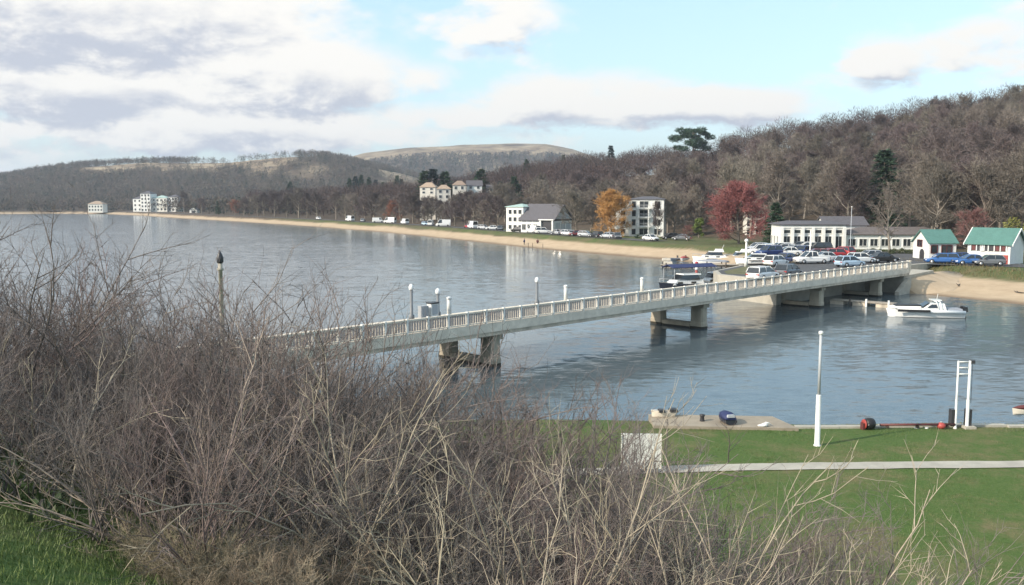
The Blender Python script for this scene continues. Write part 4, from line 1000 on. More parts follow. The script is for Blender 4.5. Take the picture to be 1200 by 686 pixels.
for kn, cl, px, b, yw, lab in (('hatch', 'black', 911, 297.5, 10, 'black hatchback just beyond the navy off-road car'), ('saloon', 'white', 925, 300.5, 185, 'white saloon on the grass bed edge left of the navy hatchback'), ('suv', 'white', 893, 299, 175, 'white off-road car nearest the big motor boats'),
        ('hatch', 'silver', 889, 294.5, 200, 'silver hatchback at the far end of the row behind the boats'), ('saloon', 'grey', 937, 292.5, 180, 'grey saloon close under the first clubhouse bay'), ('hatch', 'white', 948, 293.5, 170, 'white hatchback close under the second clubhouse bay'),
        ('suv', 'black', 962, 296, 175, 'black off-road car behind the dark red hatchback'), ('hatch', 'silver', 1021, 305.5, 195, 'silver hatchback by the hedge of the low clubhouse wing'), ('saloon', 'navy', 925, 309, 40, 'navy saloon beside the sandy gravel patch'), ('hatch', 'white', 912, 312.5, 40, 'white hatchback beside the navy saloon near the quay grass')):
    car_px(kn, cl, px, b, yw, lab, 2.66 if b < 298 else 2.80, group=g1)
g2 = 'blue cars outside the huts'
car_px('estate', 'blue', 1107, 309.5, 165, 'bright blue estate car outside the hut with the arched doorway', 2.66, group=g2)
car_px('hatch', 'navy', 1123, 308.5, 185, 'navy hatchback tucked between the two white huts', 2.66, group=g2)
car_px('saloon', 'blue', 1141, 311, 175, 'long blue saloon in front of the red framed porch', 2.66, group=g2)
car_px('hatch', 'grey', 1163, 312, 170, 'grey hatchback by the porch door of the hut', 2.66, group=g2)
g3 = 'cars along the beach road'
BEACH = [('saloon', 'white', 722, 283.2, 'white saloon alone on the verge below the orange tree'), ('saloon', 'grey', 799, 281.5, 'grey saloon by the apartments near the yellow green shrub'), ('hatch', 'black', 785, 280.5, 'black hatchback by the low dark red shrub'),
    ('hatch', 'grey', 704, 280.2, 'dark grey hatchback at the end of the row nearest the orange tree'), ('saloon', 'silver', 690, 279.6, 'silver saloon parked after the black car in the beach row'), ('estate', 'black', 677, 278.6, 'black estate between two silver cars in the beach row'),
    ('hatch', 'silver', 662, 277.8, 'silver hatchback below the grey gable of the inn'), ('hatch', 'darkred', 654, 277, 'dark red hatchback below the grey gable of the inn'), ('saloon', 'silver', 643, 276.8, 'silver saloon by the porch columns of the inn'),
    ('estate', 'white', 632, 276.6, 'white estate in front of the inn entrance'), ('saloon', 'silver', 619, 275.6, 'silver saloon in front of the inn windows'), ('hatch', 'grey', 607, 275.8, 'grey hatchback in front of the white inn wing'),
    ('suv', 'white', 590, 274.6, 'white off-road car between the pale trunk and the inn'), ('suv', 'silver', 581, 274.2, 'silver off-road car beside the pale tree trunk'), ('van', 'white', 561, 274, 'white van standing just before the thick pale trunk'),
    ('saloon', 'paleblue', 525, 272.6, 'pale blue car on the sand edge under the big bare trees'), ('hatch', 'black', 542, 272.6, 'black hatchback under the big bare trees'), ('saloon', 'white', 497, 270.6, 'white saloon near the clump of low bare trees'),
    ('hatch', 'grey', 513, 271.2, 'dark grey hatchback between the white and pale blue cars'), ('hatch', 'red', 462, 268.6, 'red hatchback under the tan brown round tree'), ('camper', 'white', 478, 268.8, 'white camper van past the red hatchback'),
    ('hatch', 'silver', 488, 269.8, 'silver hatchback next to the second camper van'), ('camper', 'white', 446, 266.4, 'tall white camper van standing apart behind the red hatchback'), ('van', 'white', 432, 265.4, 'white van beside the tall white camper van'),
    ('hatch', 'paleblue', 422, 265, 'pale blue hatchback in the far row of white vans'), ('van', 'white', 402, 263.6, 'white van in the middle of the far row'), ('camper', 'white', 386, 262.6, 'white camper van in the middle of the far row'),
    ('van', 'white', 372, 261.8, 'white van next to the lone far camper van'), ('hatch', 'silver', 358, 260.8, 'silver hatchback between the far camper and vans'), ('camper', 'white', 341, 260, 'white camper van farthest out along the beach'),
    ('hatch', 'white', 306, 258, 'tiny white car farthest along the beach beneath bare trees')]
for i, (kn, cl, px, b, lab) in enumerate(BEACH):
    x, y = at(px, b, 2.72); n = sdist(np.array([x, x + .5]), np.array([y, y])); m_ = sdist(np.array([x]), np.array([y + .5]))[0]
    s = n[0]; gx, gy = (n[1] - n[0]) / .5, (m_ - n[0]) / .5
    if s < 14.5: x, y = x + gx * (14.5 - s), y + gy * (14.5 - s)
    ang = math.atan2(gy, gx) + (math.pi / 2 if i % 3 else -math.pi / 2) + R([0, 35, 70, -30, 10][i % 5])
    car(kn, cl, x, y, ang, lab, 2.70, group=g3, full=y < 260)

# ------------------------------------------------------------------ boats
def hull(L_, B, zs, zb=.25, fine=1.0, draft=.3, n=13):
    """rings from stern (x=-L/2) to bow: half-beam swells then closes, sheer rises"""
    rings = []
    for i in range(n):
        t = i / (n - 1); hb = B / 2 * (min(1, .82 + .5 * t) * (1 - max(0, (t - .45) / .55) ** 2.2) ** fine + .012)
        s = zs * (1 + .38 * t * t); x = -L_ / 2 + L_ * t; kx = x + .10 * L_ * max(0, t - .7)
        rings.append([(x - (kx - x) * .6, -hb * .25, -draft + .3 * draft * t), (x - (kx - x) * .2, -hb * .80, 0.05), (kx, -hb, s - .08), (kx, -hb * .985, s), (kx, hb * .985, s), (kx, hb, s - .08), (x - (kx - x) * .2, hb * .80, 0.05), (x - (kx - x) * .6, hb * .25, -draft + .3 * draft * t)])
    m = MB(); m.loft(rings, smooth=False); return m
def cabin(x0, x1, w, z0, h, rake=.5, back=.15, tw=.8):
    m = MB(); a, b = w / 2, w / 2 * tw
    m.add([(x0, -a, z0), (x1, -a * .85, z0), (x1, a * .85, z0), (x0, a, z0), (x0 + back, -b, z0 + h), (x1 - rake, -b * .9, z0 + h), (x1 - rake, b * .9, z0 + h), (x0 + back, b, z0 + h)],
          [(0, 3, 2, 1), (4, 5, 6, 7), (0, 1, 5, 4), (1, 2, 6, 5), (2, 3, 7, 6), (3, 0, 4, 7)]); return m
def cruiser(label, x, y, yaw, L_=7.0, B=2.5, z=0, hm=gel_white, cm=gel_white, fly=True, group=None, stripe=None, sc=1):
    o = thing('motor_boat', label, 'boat', (x, y, z), yaw, group, sc)
    zs = .85; hull(L_, B, zs).obj('hull', hm, o)
    cabin(-L_ * .28, L_ * .33, B * .82, zs - .02, .55, .7, .1).obj('cabin', cm, o)
    cabin(-L_ * .20, L_ * .20, B * .72, zs + .52, .62, .55, .15).obj('windows', glass, o)
    cabin(-L_ * .23, L_ * .125, B * .66, zs + 1.12, .14, .12, .05, .92).obj('roof', cm, o)
    if fly: cabin(-L_ * .22, -L_ * .02, B * .55, zs + 1.25, .45, .25, .1).obj('flybridge', cm, o); MB().tube([(-L_ * .2, 0, zs + 1.6), (-L_ * .24, 0, zs + 2.5)], .035, 6).obj('mast', white_paint, o)
    r = MB(); pts = []
    for t in np.linspace(.55, .985, 7):
        hb = B / 2 * (1 - max(0, (t - .45) / .55) ** 2.2) * .93; pts.append((-L_ / 2 + L_ * t + .03 * L_, hb, zs * (1 + .38 * t * t) + .45))
    for s in (-1, 1):
        r.tube([(a, s * b, c) for a, b, c in pts], .03, 5)
        for a, b, c in pts[::2]: r.tube([(a, s * b, c - .46), (a, s * b, c)], .022, 5)
    r.obj('bow_rail', grey_metal, o)
    st2 = MB()
    for s in (-1, 1): st2.box((-L_ * .1, s * (B / 2 * .975), zs * .78), (L_ * .62, .04, .14))
    st2.obj('stripe', stripe or dark_metal, o)
    for k in (-.15, .12): 
        for s in (-1, 1): MB().box((L_ * k + .6, s * B * .385, zs + .24), (.7, .05, .22)).obj('porthole', glass, o)
    return o
def dinghy(label, x, y, yaw, L_=3.6, B=1.5, z=0, hm=gel_white, cover=None, motor=True, group=None, name='dinghy'):
    o = thing(name, label, 'boat', (x, y, z), yaw, group); hull(L_, B, .45, draft=.15).obj('hull', hm, o)
    if cover:
        m = MB(); rings = []
        for t in np.linspace(0, 1, 9):
            hb = B / 2 * ((1 - max(0, (t - .45) / .55) ** 2.2) * .95 + .01); zz = .46 + .16 * t * t; hgt = .42 * math.sin(math.pi * min(1, .15 + t * .85)) + .03
            xx = -L_ / 2 + .05 + L_ * .97 * t; rings.append([(xx, -hb, zz), (xx, -hb * .6, zz + hgt * .75), (xx, 0, zz + hgt), (xx, hb * .6, zz + hgt * .75), (xx, hb, zz)])
        m.loft(rings); m.obj('cover', cover, o)
    else:
        for t in (-.22, .12): MB().box((L_ * t, 0, .47), (.3, B * .8, .06)).obj('thwart', wood_plank, o)
    if motor:
        m = MB(); m.box((-L_/2 - .16, 0, .72), (.34, .32, .42), 0, .8); m.box((-L_/2 - .16, 0, .2), (.14, .12, .75)); m.obj('outboard', black_rubber, o)
    return o
# the white launch near the right-hand sand, stern to the right
bx, by = at(1084, 371.5, 0)
o = thing('motor_launch', 'long white launch with black side bands lying off the sandy bank', 'boat', (bx, by, 0), R(172))
L_, B = 7.1, 2.3
hull(L_, B, .60, fine=.8).obj('hull', gel_white, o)
tb = MB()
for s in (-1, 1): tb.tube([(-L_/2 + .1, s * 1.08, .62), (-.5, s * 1.17, .66), (1.2, s * 1.1, .74), (2.5, s * .75, .86), (3.45, s * .2, .98)], [.17, .19, .19, .17, .12], 8)
tb.obj('fender_tube', gel_white, o)
bd = MB()
for s in (-1, 1): MB().box((1.45, s * 1.31, .74), (3.0, .05, .24), R(-s * 7)).obj('side_band', black_rubber, o)
MB().box((1.8, 0, 1.02), (2.7, 1.5, .22), 0, .85).obj('fore_deck', gel_white, o); MB().box((1.75, 0, 1.19), (2.5, 1.3, .12), 0, .9).obj('deck_cover', black_rubber, o)
cabin(-1.75, .75, 1.9, .72, .72, 1.0, .2, .8).obj('cabin', gel_white, o)
gw = MB(); gw.add([(.62, -.74, .98), (.62, .74, .98), (-.22, .66, 1.52), (-.22, -.66, 1.52), (.68, -.74, .98), (.68, .74, .98), (-.16, .66, 1.55), (-.16, -.66, 1.55)], [(3, 2, 1, 0), (4, 5, 6, 7), (0, 1, 5, 4), (1, 2, 6, 5), (2, 3, 7, 6), (3, 0, 4, 7)]); gw.obj('windscreen', glass, o)
sw = MB()
for s in (-1, 1):
    sw.add([(-.95, s * .91, 1.02), (.1, s * .88, 1.02), (-.35, s * .82, 1.36), (-.85, s * .84, 1.36), (-.95, s * .86, 1.02), (.1, s * .83, 1.02), (-.35, s * .77, 1.36), (-.85, s * .79, 1.36)], [(0, 1, 2, 3), (7, 6, 5, 4), (0, 4, 5, 1), (1, 5, 6, 2), (2, 6, 7, 3), (3, 7, 4, 0)])
sw.obj('side_window', glass, o)
ar = MB()
for x0 in (-.9, -.55): ar.tube([(x0 - .5, -.95, .75), (x0 - .2, -.85, 1.62), (x0, 0, 1.74), (x0 - .2, .85, 1.62), (x0 - .5, .95, .75)], .055, 7)
ar.box((-.9, 0, 1.75), (.9, 1.2, .08)); ar.obj('radar_arch', gel_white, o)
MB().tube([(-1.0, .1, 1.78), (-1.1, .1, 2.35)], .025, 5).obj('mast', white_paint, o)
om = MB(); om.box((-L_/2 - .1, .35, .85), (.45, .36, .5), 0, .8); om.box((-L_/2 - .1, -.35, .85), (.45, .36, .5), 0, .8); om.box((-L_/2 - .12, .35, .2), (.16, .12, .9)); om.box((-L_/2 - .12, -.35, .2), (.16, .12, .9)); om.obj('outboard', black_rubber, o)
MB().box((-2.6, 0, .80), (1.5, 1.6, .24), 0, .9).obj('stern_bench', canvas_grey, o)
# marina beyond the bridge
gm_ = 'boats in the marina behind the bridge'
bx, by = at(803, 341, 0); cruiser('dark hulled cruiser with a long black awning lying just behind the bridge', bx, by, R(205), 7.2, 2.7, hm=gel_dark, cm=gel_white, fly=False, group=gm_, sc=1.08)
o2 = thing('boat_awning', 'long black canvas awning stretched on poles over the dark cruiser', 'awning', (bx + .6, by + 1.9, 0), R(205))
aw = MB(); aw.loft([[(x, -1.3, 3.05), (x, 0, 3.4), (x, 1.3, 3.05), (x, 1.3, 2.97), (x, 0, 3.32), (x, -1.3, 2.97)] for x in (-3.9, -1.5, 1.0, 3.2)], smooth=False); aw.obj('canopy', canvas_navy, o2)
for x in (-3.5, 2.9):
    for y in (-1.2, 1.2): MB().tube([(x, y, -.2), (x, y, 2.99)], .04, 6).obj('pole', grey_metal, o2)
bx, by = at(786, 343, 0); dinghy('low black open boat at the bow of the dark cruiser', bx - 1.5, by - 3, R(200), 4.2, 1.7, hm=gel_dark, group=gm_)
bx, by = at(845, 338, 0); cruiser('small white cabin cruiser next to the red mooring post', bx - .8, by + 1, R(215), 5.2, 2.2, fly=False, group=gm_)
bx, by = at(842, 309, 0); cruiser('big white flybridge cruiser with a long row of windows behind the jetty', bx, by + 4, R(178), 7.8, 2.8, group=gm_)
bx, by = at(866, 309, 0); cruiser('white flybridge cruiser moored closest to the white quay lamp', bx + 1, by + 3, R(186), 6.6, 2.6, group=gm_)
bx, by = at(826, 308.5, 0); dinghy('white open boat under a grey blue cover along the jetty', bx + .5, by - 3, R(172), 6.4, 2.3, cover=canvas_grey, motor=False, group=gm_)
cx, cy2 = at(884, 310.5, 2.82); cruiser('low white speedboat standing on the quay beside the lamp', cx + .5, cy2 + 1, R(176), 5.6, 2.1, z=2.95, fly=False, group=gm_, sc=(1, 1, .66))
bx, by = at(802, 306.5, 0); dinghy('grey dinghy with a red cover at the jetty end', bx + .3, by + 2, R(250), 3.8, 1.6, hm=grey_paint, cover=red_paint, group=gm_)
bx, by = at(795, 307, 0); dinghy('dark grey dinghy with outboard at the jetty end', bx - .2, by + 3.5, R(240), 3.6, 1.6, hm=canvas_grey, group=gm_)
bx, by = at(858, 336, 0); dinghy('small dark rowing boat between the white cruiser and the quay', bx, by, R(240), 3.4, 1.4, hm=gel_dark, motor=False, group=gm_)
# jetty
jx0, jy0 = at(776, 310.5, .55); jx1, jy1 = at(868, 310, .55)
o = thing('jetty', 'low pale plank jetty running out from the quay behind the bridge', 'jetty', (jx0, jy0, 0), math.atan2(jy1 - jy0, jx1 - jx0)); JL = math.hypot(jx1 - jx0, jy1 - jy0)
d_ = MB()
k = 0
while k * .32 < JL: d_.box((k * .32 + .15, 0, .52), (.29, 2.2, .10)); k += 1
d_.obj('deck', wood_plank, o); MB().box((JL/2, -.95, .35), (JL, .16, .24)).obj('beam', wood_dark, o); MB().box((JL/2, .95, .35), (JL, .16, .24)).obj('beam', wood_dark, o)
for i in range(6):
    for s in (-1, 1): MB().tube([(.4 + i * (JL - .8) / 5, s * 1.2, -2), (.4 + i * (JL - .8) / 5, s * 1.2, .95)], .12, 8).obj('pile', wood_dark, o)
for k, (px, b) in enumerate(((779, 305.2), (781, 309.2))):
    x, y = at(px, b, .6); o = thing('mooring_block', ['pale block fender at the far corner of the jetty end', 'pale block fender at the near corner of the jetty end'][k], 'fender', (x + .3, y + .2, .575), 0, 'block fenders at the jetty end')
    m = MB(); m.box((0, 0, .2), (1.5, .7, .4), 0, .92); m.obj('block', gel_cream, o); MB().box((0, 0, .43), (.3, .3, .06)).obj('cleat', grey_metal, o)
# floating pontoon under the bridge end
x0, y0 = at(975, 351, .45); x1, y1 = at(1046, 356, .45)
o = thing('pontoon', 'grey floating pontoon reaching out from under the bridge end', 'pontoon', (x0, y0, 0), math.atan2(y1 - y0, x1 - x0)); PL = math.hypot(x1 - x0, y1 - y0)
d_ = MB(); k = 0
while k * .3 < PL: d_.box((k * .3 + .15, 0, .45), (.28, 1.7, .08)); k += 1
d_.obj('deck', wood_plank, o)
for i in range(3): MB().box((.8 + i * (PL - 1.6) / 2, 0, .17), (1.5, 1.5, .46)).obj('float', concrete_deck, o)
for t in (.35, .62, .98): MB().tube([(PL * t, -.9, -2), (PL * t, -.9, .85)], .11, 8).obj('pile', white_paint if t > .5 else wood_dark, o)
x, y = at(938, 354, 0); dinghy('small white tender seen between the bridge piers', x + .5, y + 4, R(160), 3.4, 1.5, group=None, name='tender')
# quay lamp, red mooring post, flag staffs
x, y = at(874, 312.5, 2.82); lamp_post('quay_lamp', x, y, 2.80, top_z(280, y) - 2.8 - .44, 'white globe lamp post on the quay corner beside the speedboat', white_paint, globe, None, .13, .24, 1.0)
x, y = at(826, 330, 0); o = thing('mooring_post', 'red and white banded mooring post by the dark cruiser', 'post', (x, y + 6, 0))
m = MB(); m.lathe([(.2, -2), (.2, 2.1)], n=10); m.obj('post', red_paint, o); MB().lathe([(.22, 1.2), (.22, 1.6)], n=10).obj('band', white_paint, o); MB().lathe([(.26, 2.1), (.26, 2.35), (.1, 2.5)], n=10).obj('cap', lamp_red, o)
for px, b, t, lab, r_ in ((996, 300, 243, 'tall slim grey flagpole at the hinge of clubhouse and wing', .06), (949, 301, 271, 'short white pole in front of the glazed clubhouse bays', .12)):
    x, y = at(px, b, 2.66); o = thing('flagpole', lab, 'pole', (x, y, gz(x, y))); h = top_z(t, y) - gz(x, y)
    MB().lathe([(r_ * 1.6, -.2), (r_ * 1.6, .5), (r_, .6), (r_ * .7, h)], n=8).obj('pole', grey_paint if r_ < .1 else white_paint, o); MB().lathe([(.1, h), (.13, h + .08), (.04, h + .16)], n=8).obj('finial', white_paint, o)
# waders at the beach edge
def person(label, x, y, z, h, facing, coat_m, leg_m, pose=0):
    o = thing('person', label, 'person', (x, y, z), facing); k = h / 1.75
    me = bpy.data.meshes.new('person'); 
    J = [((0, 0, .98), .14), ((0, .0, 1.2), .15), ((0, 0, 1.42), .13), ((0, .01, 1.53), .055), ((0, .03, 1.62), .095), ((0, .03, 1.70), .085)]
    E = [(0, 1), (1, 2), (2, 3), (3, 4), (4, 5)]
    def chain(root, pts):
        p = root
        for q in pts: J.append(q); E.append((p, len(J) - 1)); p = len(J) - 1
    for s in (-1, 1):
        chain(0, [((s * .10, 0, .90), .095), ((s * .12, .05 + .12 * s * pose, .50), .065), ((s * .13, -.02 + .2 * s * pose, .09), .048), ((s * .13, .12 + .2 * s * pose, .04), .04)])
        chain(2, [((s * .19, 0, 1.40), .06), ((s * .26, .02, 1.13), .045), ((s * .25, .15, .92), .036), ((s * .24, .2, .83), .03)])
    me.from_pydata([tuple(c * k for c in j[0]) for j in J], E, []); b = link('body', me, o)
    md = b.modifiers.new('s', 'SKIN'); sd = b.modifiers.new('d', 'SUBSURF'); sd.levels = sd.render_levels = 1
    for i, j in enumerate(J): me.skin_vertices[0].data[i].radius = (j[1] * k,) * 2
    me.skin_vertices[0].data[0].use_root = True
    me.materials.append(skin_m)
    c = MB(); c.lathe([(.17 * k, .86 * k), (.19 * k, 1.0 * k), (.185 * k, 1.25 * k), (.16 * k, 1.42 * k), (.08 * k, 1.5 * k)], n=12); c.obj('coat', coat_m, o)
    for s in (-1, 1):
        t = MB(); t.tube([(s * .10 * k, 0, .90 * k), (s * .12 * k, (.05 + .12 * s * pose) * k, .5 * k), (s * .13 * k, (-.02 + .2 * s * pose) * k, .12 * k)], [.11 * k, .085 * k, .07 * k], 8); t.obj('trouser_leg', leg_m, o)
        t = MB(); t.tube([(s * .18 * k, 0, 1.42 * k), (s * .26 * k, .02 * k, 1.13 * k), (s * .25 * k, .14 * k, .94 * k)], [.075 * k, .065 * k, .05 * k], 8); t.obj('sleeve', coat_m, o)
    hr = MB(); hr.lathe([(.09 * k, 1.64 * k), (.10 * k, 1.69 * k), (.08 * k, 1.76 * k), (.02 * k, 1.79 * k)], (0, .01 * k, 0), 10); hr.obj('hair', dark_metal, o)
    return o
for k, (px, c_, lab) in enumerate(((614.5, canvas_navy, 'person in dark coat standing at the water edge, the one closer to the white van'), (630, maroon, 'person in maroon coat standing at the water edge below the inn'))):
    x, y = at(px, 288.6 + .5 * k, 0); person(lab, x, y + .6, .03, 2.0, R(60 + 140 * k), c_, dark_metal, .5)
for k, (px, b) in enumerate(((619, 290.3), (624, 290.6), (636, 291.6))):
    x, y = at(px, b, 0); o = thing('mooring_stake', 'thin dark stake standing in the shallows near the two people', 'stake', (x, y, 0), 0, 'stakes in the shallows by the beach')
    MB().tube([(0, 0, -1), (.03, 0, 1.1)], .07, 6).obj('stake', wood_dark, o); MB().lathe([(.09, 1.1), (.05, 1.2)], n=6).obj('cap', wood_dark, o)
# driftwood on the right-hand sand
for k, (px, b) in enumerate(((1117, 329), (1124, 331), (1195, 338))):
    x, y = at(px, b, 1.2); z = gz(x, y)
    o = MB().tube([(-.5, 0, .05), (0, .1, .1), (.4, .0, .12), (.7, -.15, .22)], [.09, .08, .06, .03], 6).tube([(0, .1, .1), (.2, .35, .3)], [.05, .02], 5).obj('driftwood', wood_dark if k else wood_plank, None, (x, y, z), k * 1.1)
    tagp(o, ['pale forked driftwood on the bare sand below the huts', 'dark driftwood beside the pale forked piece below the huts', 'dark driftwood farther along the sand below the porched hut'][k], 'driftwood', 'driftwood on the sand')

# ------------------------------------------------------------------ near park: path, slipway, pole, board, frame
def z0(x, y): return gz(x, y)
pa = MB(); V = []; Fc = []
ctr = [at(770, 552, 1.12), at(840, 549.5, 1.12), at(960, 547.3, 1.12), at(1080, 546, 1.12), at(1200, 545, 1.12), at(1330, 544, 1.12)]
ctr = [(-14, 31.2), (-4, 32.6)] + ctr
_cx = np.linspace(ctr[0][0], ctr[-1][0], 110); ctr = list(zip(_cx, np.interp(_cx, [c[0] for c in ctr], [c[1] for c in ctr])))
for i, (x, y) in enumerate(ctr):
    for s in (-.45, .45):
        s += .16 * (float(fbm(x, s * 40, 1.1, 91)) - .5); V.append((x, y + s, max(z0(x, y + s), z0(x, y)) + .03))
Fc = [(2 * i, 2 * i + 2, 2 * i + 3, 2 * i + 1) for i in range(len(ctr) - 1)]
path_m = mat('path_concrete', (.40, .375, .32), .9, .15, 1.2, .3, bscale=25)
pa.add(V, Fc); tagp(pa.obj('path', path_m), kind='structure')
sl = [at(760, 485.5, 1.2), at(905, 488, 1.2), at(936, 502, 1.2), at(766, 499, 1.2)]
m = MB(); m.prism([tuple(p) for p in sl], -1.2, 1.2); slab_m = mat('slipway_concrete', (.30, .255, .195), .9, .2, .9, .35, bscale=12); tagp(m.obj('slipway_ground', slab_m), kind='structure')
# pale stone edging along the water
e = MB(); xs = np.arange(sl[2][0] + .1, 60, 2.0)
for x in xs: e.box((x + 1.0, near_shore(x + 1) - 3.6, .72), (1.99, .30, .74))
o = tagp(e.obj('lake_edging', path_m), 'low pale concrete edging along the lawn at the water', 'edging')
x, y = at(957.5, 522, 1.12); zz = z0(x, y)
o = thing('park_pole', 'tall white pole standing alone on the lawn, lower part thicker', 'pole', (x, y, zz)); h = top_z(388, y) - zz
MB().lathe([(.15, -.2), (.15, .04), (.115, .06), (.105, 2.2), (.10, 2.22)], n=14).obj('base_sleeve', white_paint, o)
MB().lathe([(.065, 2.22), (.06, h - .16)], n=12).obj('shaft', grey_paint, o); MB().lathe([(.075, h - .16), (.10, h - .12), (.10, h - .03), (.05, h)], n=12).obj('lamp_head', white_paint, o)
x, y = at(751, 556, 1.12); zz = z0(x, y); zt = top_z(508.5, y); bw_ = 47.5 / F * y * 1.02
o = thing('notice_board', 'blank white panel on posts behind the bare twigs beside the path', 'sign', (x, y, zz), R(-3))
MB().box((0, 0, (zt - zz) - .68), (bw_, .06, 1.36)).obj('panel', white_paint, o)
for s in (-1, 1): MB().box((s * bw_ * .38, .075, (zt - zz) / 2 - .15), (.09, .09, zt - zz)).obj('post', grey_metal, o)
fr = MB()
for s in (-1, 1): fr.box((s * bw_ / 2 - s * .02, -.04, (zt - zz) - .68), (.04, .03, 1.36))
fr.obj('edge_trim', cream_paint, o)
# white hoist frame
x, y = at(1126, 503.5, 1.0); zz = z0(x, y); zt = top_z(423, y)
o = thing('hoist_frame', 'tall narrow white frame of two posts with rungs at the lawn edge', 'frame', (x, y, zz)); h = zt - zz
for s, r0 in ((-1, .055), (1, .075)):
    MB().lathe([(r0 * 1.5, -.2), (r0 * 1.5, .05), (r0, .08), (r0, 1.35), (r0 * .8, 1.4), (r0 * .75, h)], (s * .27, 0, 0), 10).obj('post', white_paint, o)
for z in (h - .05, h - .32, h - .62): MB().tube([(-.27, 0, z), (.27, 0, z)], .03, 6).obj('rung', white_paint, o)
MB().box((.38, 0, h - .05), (.18, .14, .16)).obj('pulley', dark_metal, o)
MB().tube([(.4, .02, h - .1), (.42, .05, 1.2)], .012, 4).obj('cable', dark_metal, o)
for s in (-1, 1): MB().box((s * .36, .12, .5), (.22, .3, .78)).obj('winch_box', dark_metal, o)
MB().box((.34, -.05, .07), (.5, .4, .12)).obj('footing', concrete, o)
# red boom with round tarpaulin bundle
x, y = at(1010, 500, 1.0); y = near_shore(x) - 4.35; zz = z0(x, y) + .06
o = thing('covered_winch', 'round dark covered drum with a red cheek plate at the lawn edge', 'winch', (x, y + .25, zz - .05), R(8)); o.scale = (.52,) * 3
m = MB(); m.lathe([(.02, -.42), (.40, -.40), (.50, -.28), (.53, 0), (.50, .28), (.40, .40), (.02, .42)], n=18); m.v = [(c + .14, b, a + .45) for a, b, c in m.v]; m.obj('drum', black_rubber, o)
m = MB(); m.lathe([(.02, -.05), (.42, -.05), (.45, 0), (.42, .05), (.02, .05)], n=18); m.v = [(c - .36, b, a + .43) for a, b, c in m.v]; m.obj('cheek_plate', red_paint, o)
m = MB(); m.box((.05, -.40, .50), (.5, .16, .16), 0, .8); m.obj('band', gel_white, o); m = MB(); m.box((-.5, 0, .25), (.16, .5, .6)); m.obj('bracket', maroon, o)
x1, y1 = at(1117, 499.5, 1.0); y1 = near_shore(x1) - 3.95; zz = 1.05
o = thing('boom', 'long rusty red boom lying along the water edge by the hoist frame', 'boom', (x + .6, y + .35, zz + .02)); bl = x1 - x - .85
MB().tube([(0, 0, .16), (bl, 0, .18)], .055, 8).obj('pipe', maroon, o)
for t in (.1, .5, .9): MB().box((bl * t, 0, .065), (.10, .2, .09)).obj('rest', wood_dark, o)
x, y = at(1099, 499, 1.1); o = thing('red_buoy', 'bright red round buoy resting against the long red boom', 'buoy', (x, near_shore(x) - 4.2, z0(x, near_shore(x) - 4.2)))
MB().lathe([(.05, 0), (.15, .02), (.2, .12), (.19, .2), (.11, .27), (.05, .285)], n=14).obj('float', mat('buoy_red', (.40, .07, .06), .5, .1, 3), o); MB().lathe([(.05, .285), (.06, .32), (.03, .34)], n=8).obj('eye', grey_metal, o)
# small covered tender, low wall cap and small litter on the slipway
x, y = at(851, 495.2, 1.2)
o = thing('covered_dinghy', 'small navy covered dinghy with pale rear window patch on the slipway', 'dinghy', (x, y, 1.2), R(100))
hull(1.2, .66, .22, draft=0, n=9).obj('hull', gel_dark, o, (0, 0, .02))
m = MB(); rings = [[(xx, -w, .26), (xx, -w * .8, .26 + hh * .7), (xx, 0, .26 + hh), (xx, w * .8, .26 + hh * .7), (xx, w, .26)] for xx, w, hh in ((-.55, .28, .10), (-.3, .33, .26), (0, .33, .31), (.3, .26, .26), (.55, .08, .12))]; m.loft(rings); m.obj('cover', canvas_navy, o)
m = MB(); m.box((-.50, 0, .42), (.16, .36, .12), 0, .85); m.obj('patch', grey_paint, o)
x, y = at(774, 487.5, 1.2); o = dinghy('small white open dinghy with dark seats at the corner of the slipway', x + .1, y - .1, R(184), 1.1, .5, z=1.2, hm=gel_cream, motor=False); o.scale = (1, 1, .55); MB().box((-.5, 0, .55), (.4, .5, .25), 0, .8).obj('engine_cover', black_rubber, o); MB().box((.1, .1, .56), (.3, .5, .2), 0, .8).obj('bag', black_rubber, o)
x, y = at(824, 500, 1.0); o = thing('bollard', 'stubby black mooring bollard at the grass corner of the slipway', 'bollard', (x, y + .25, 1.2)); MB().lathe([(.13, -.05), (.11, .06), (.09, .2), (.13, .26), (.12, .32), (.04, .34)], n=12).obj('post', dark_metal, o)
x, y = at(894, 500, 1.2); o = thing('white_sack', 'small white crumpled sack lying at the grass side of the slipway', 'sack', (x, y, 1.2))
m = MB(); m.lathe([(.04, 0), (.16, .02), (.17, .08), (.10, .14), (.03, .15)], n=10); m.v = [(a * 1.5 + .05 * math.sin(b * 30), b * .8, c * (1 + .3 * math.sin(a * 17))) for a, b, c in m.v]; m.obj('body', white_paint, o); MB().tube([(.1, 0, .17), (.25, .03, .16), (.42, .03, .05)], [.05, .04, .02], 6).obj('neck', white_paint, o)
for k, (px, b) in enumerate(((1074, 501.5), (1086, 501.8))):
    x, y = at(px, b, 1.05); m = MB(); m.lathe([(.04, 0), (.09, .02), (.07, .07), (.02, .08)], n=8); m.v = [(a * 1.3, b_, c) for a, b_, c in m.v]
    tagp(m.obj('white_stone', white_paint, None, (x, y, z0(x, y) - .02), k), 'small white painted stone on the grass before the red boom', 'stone', 'white painted stones at the lawn edge')
x, y = at(1196, 498, .1); dinghy('small pale dinghy with red trim just entering at the water edge', x + .7, y + 1, R(185), 1.2, .5, z=.45, hm=gel_cream, cover=maroon, motor=False).scale = (1, 1, .5)

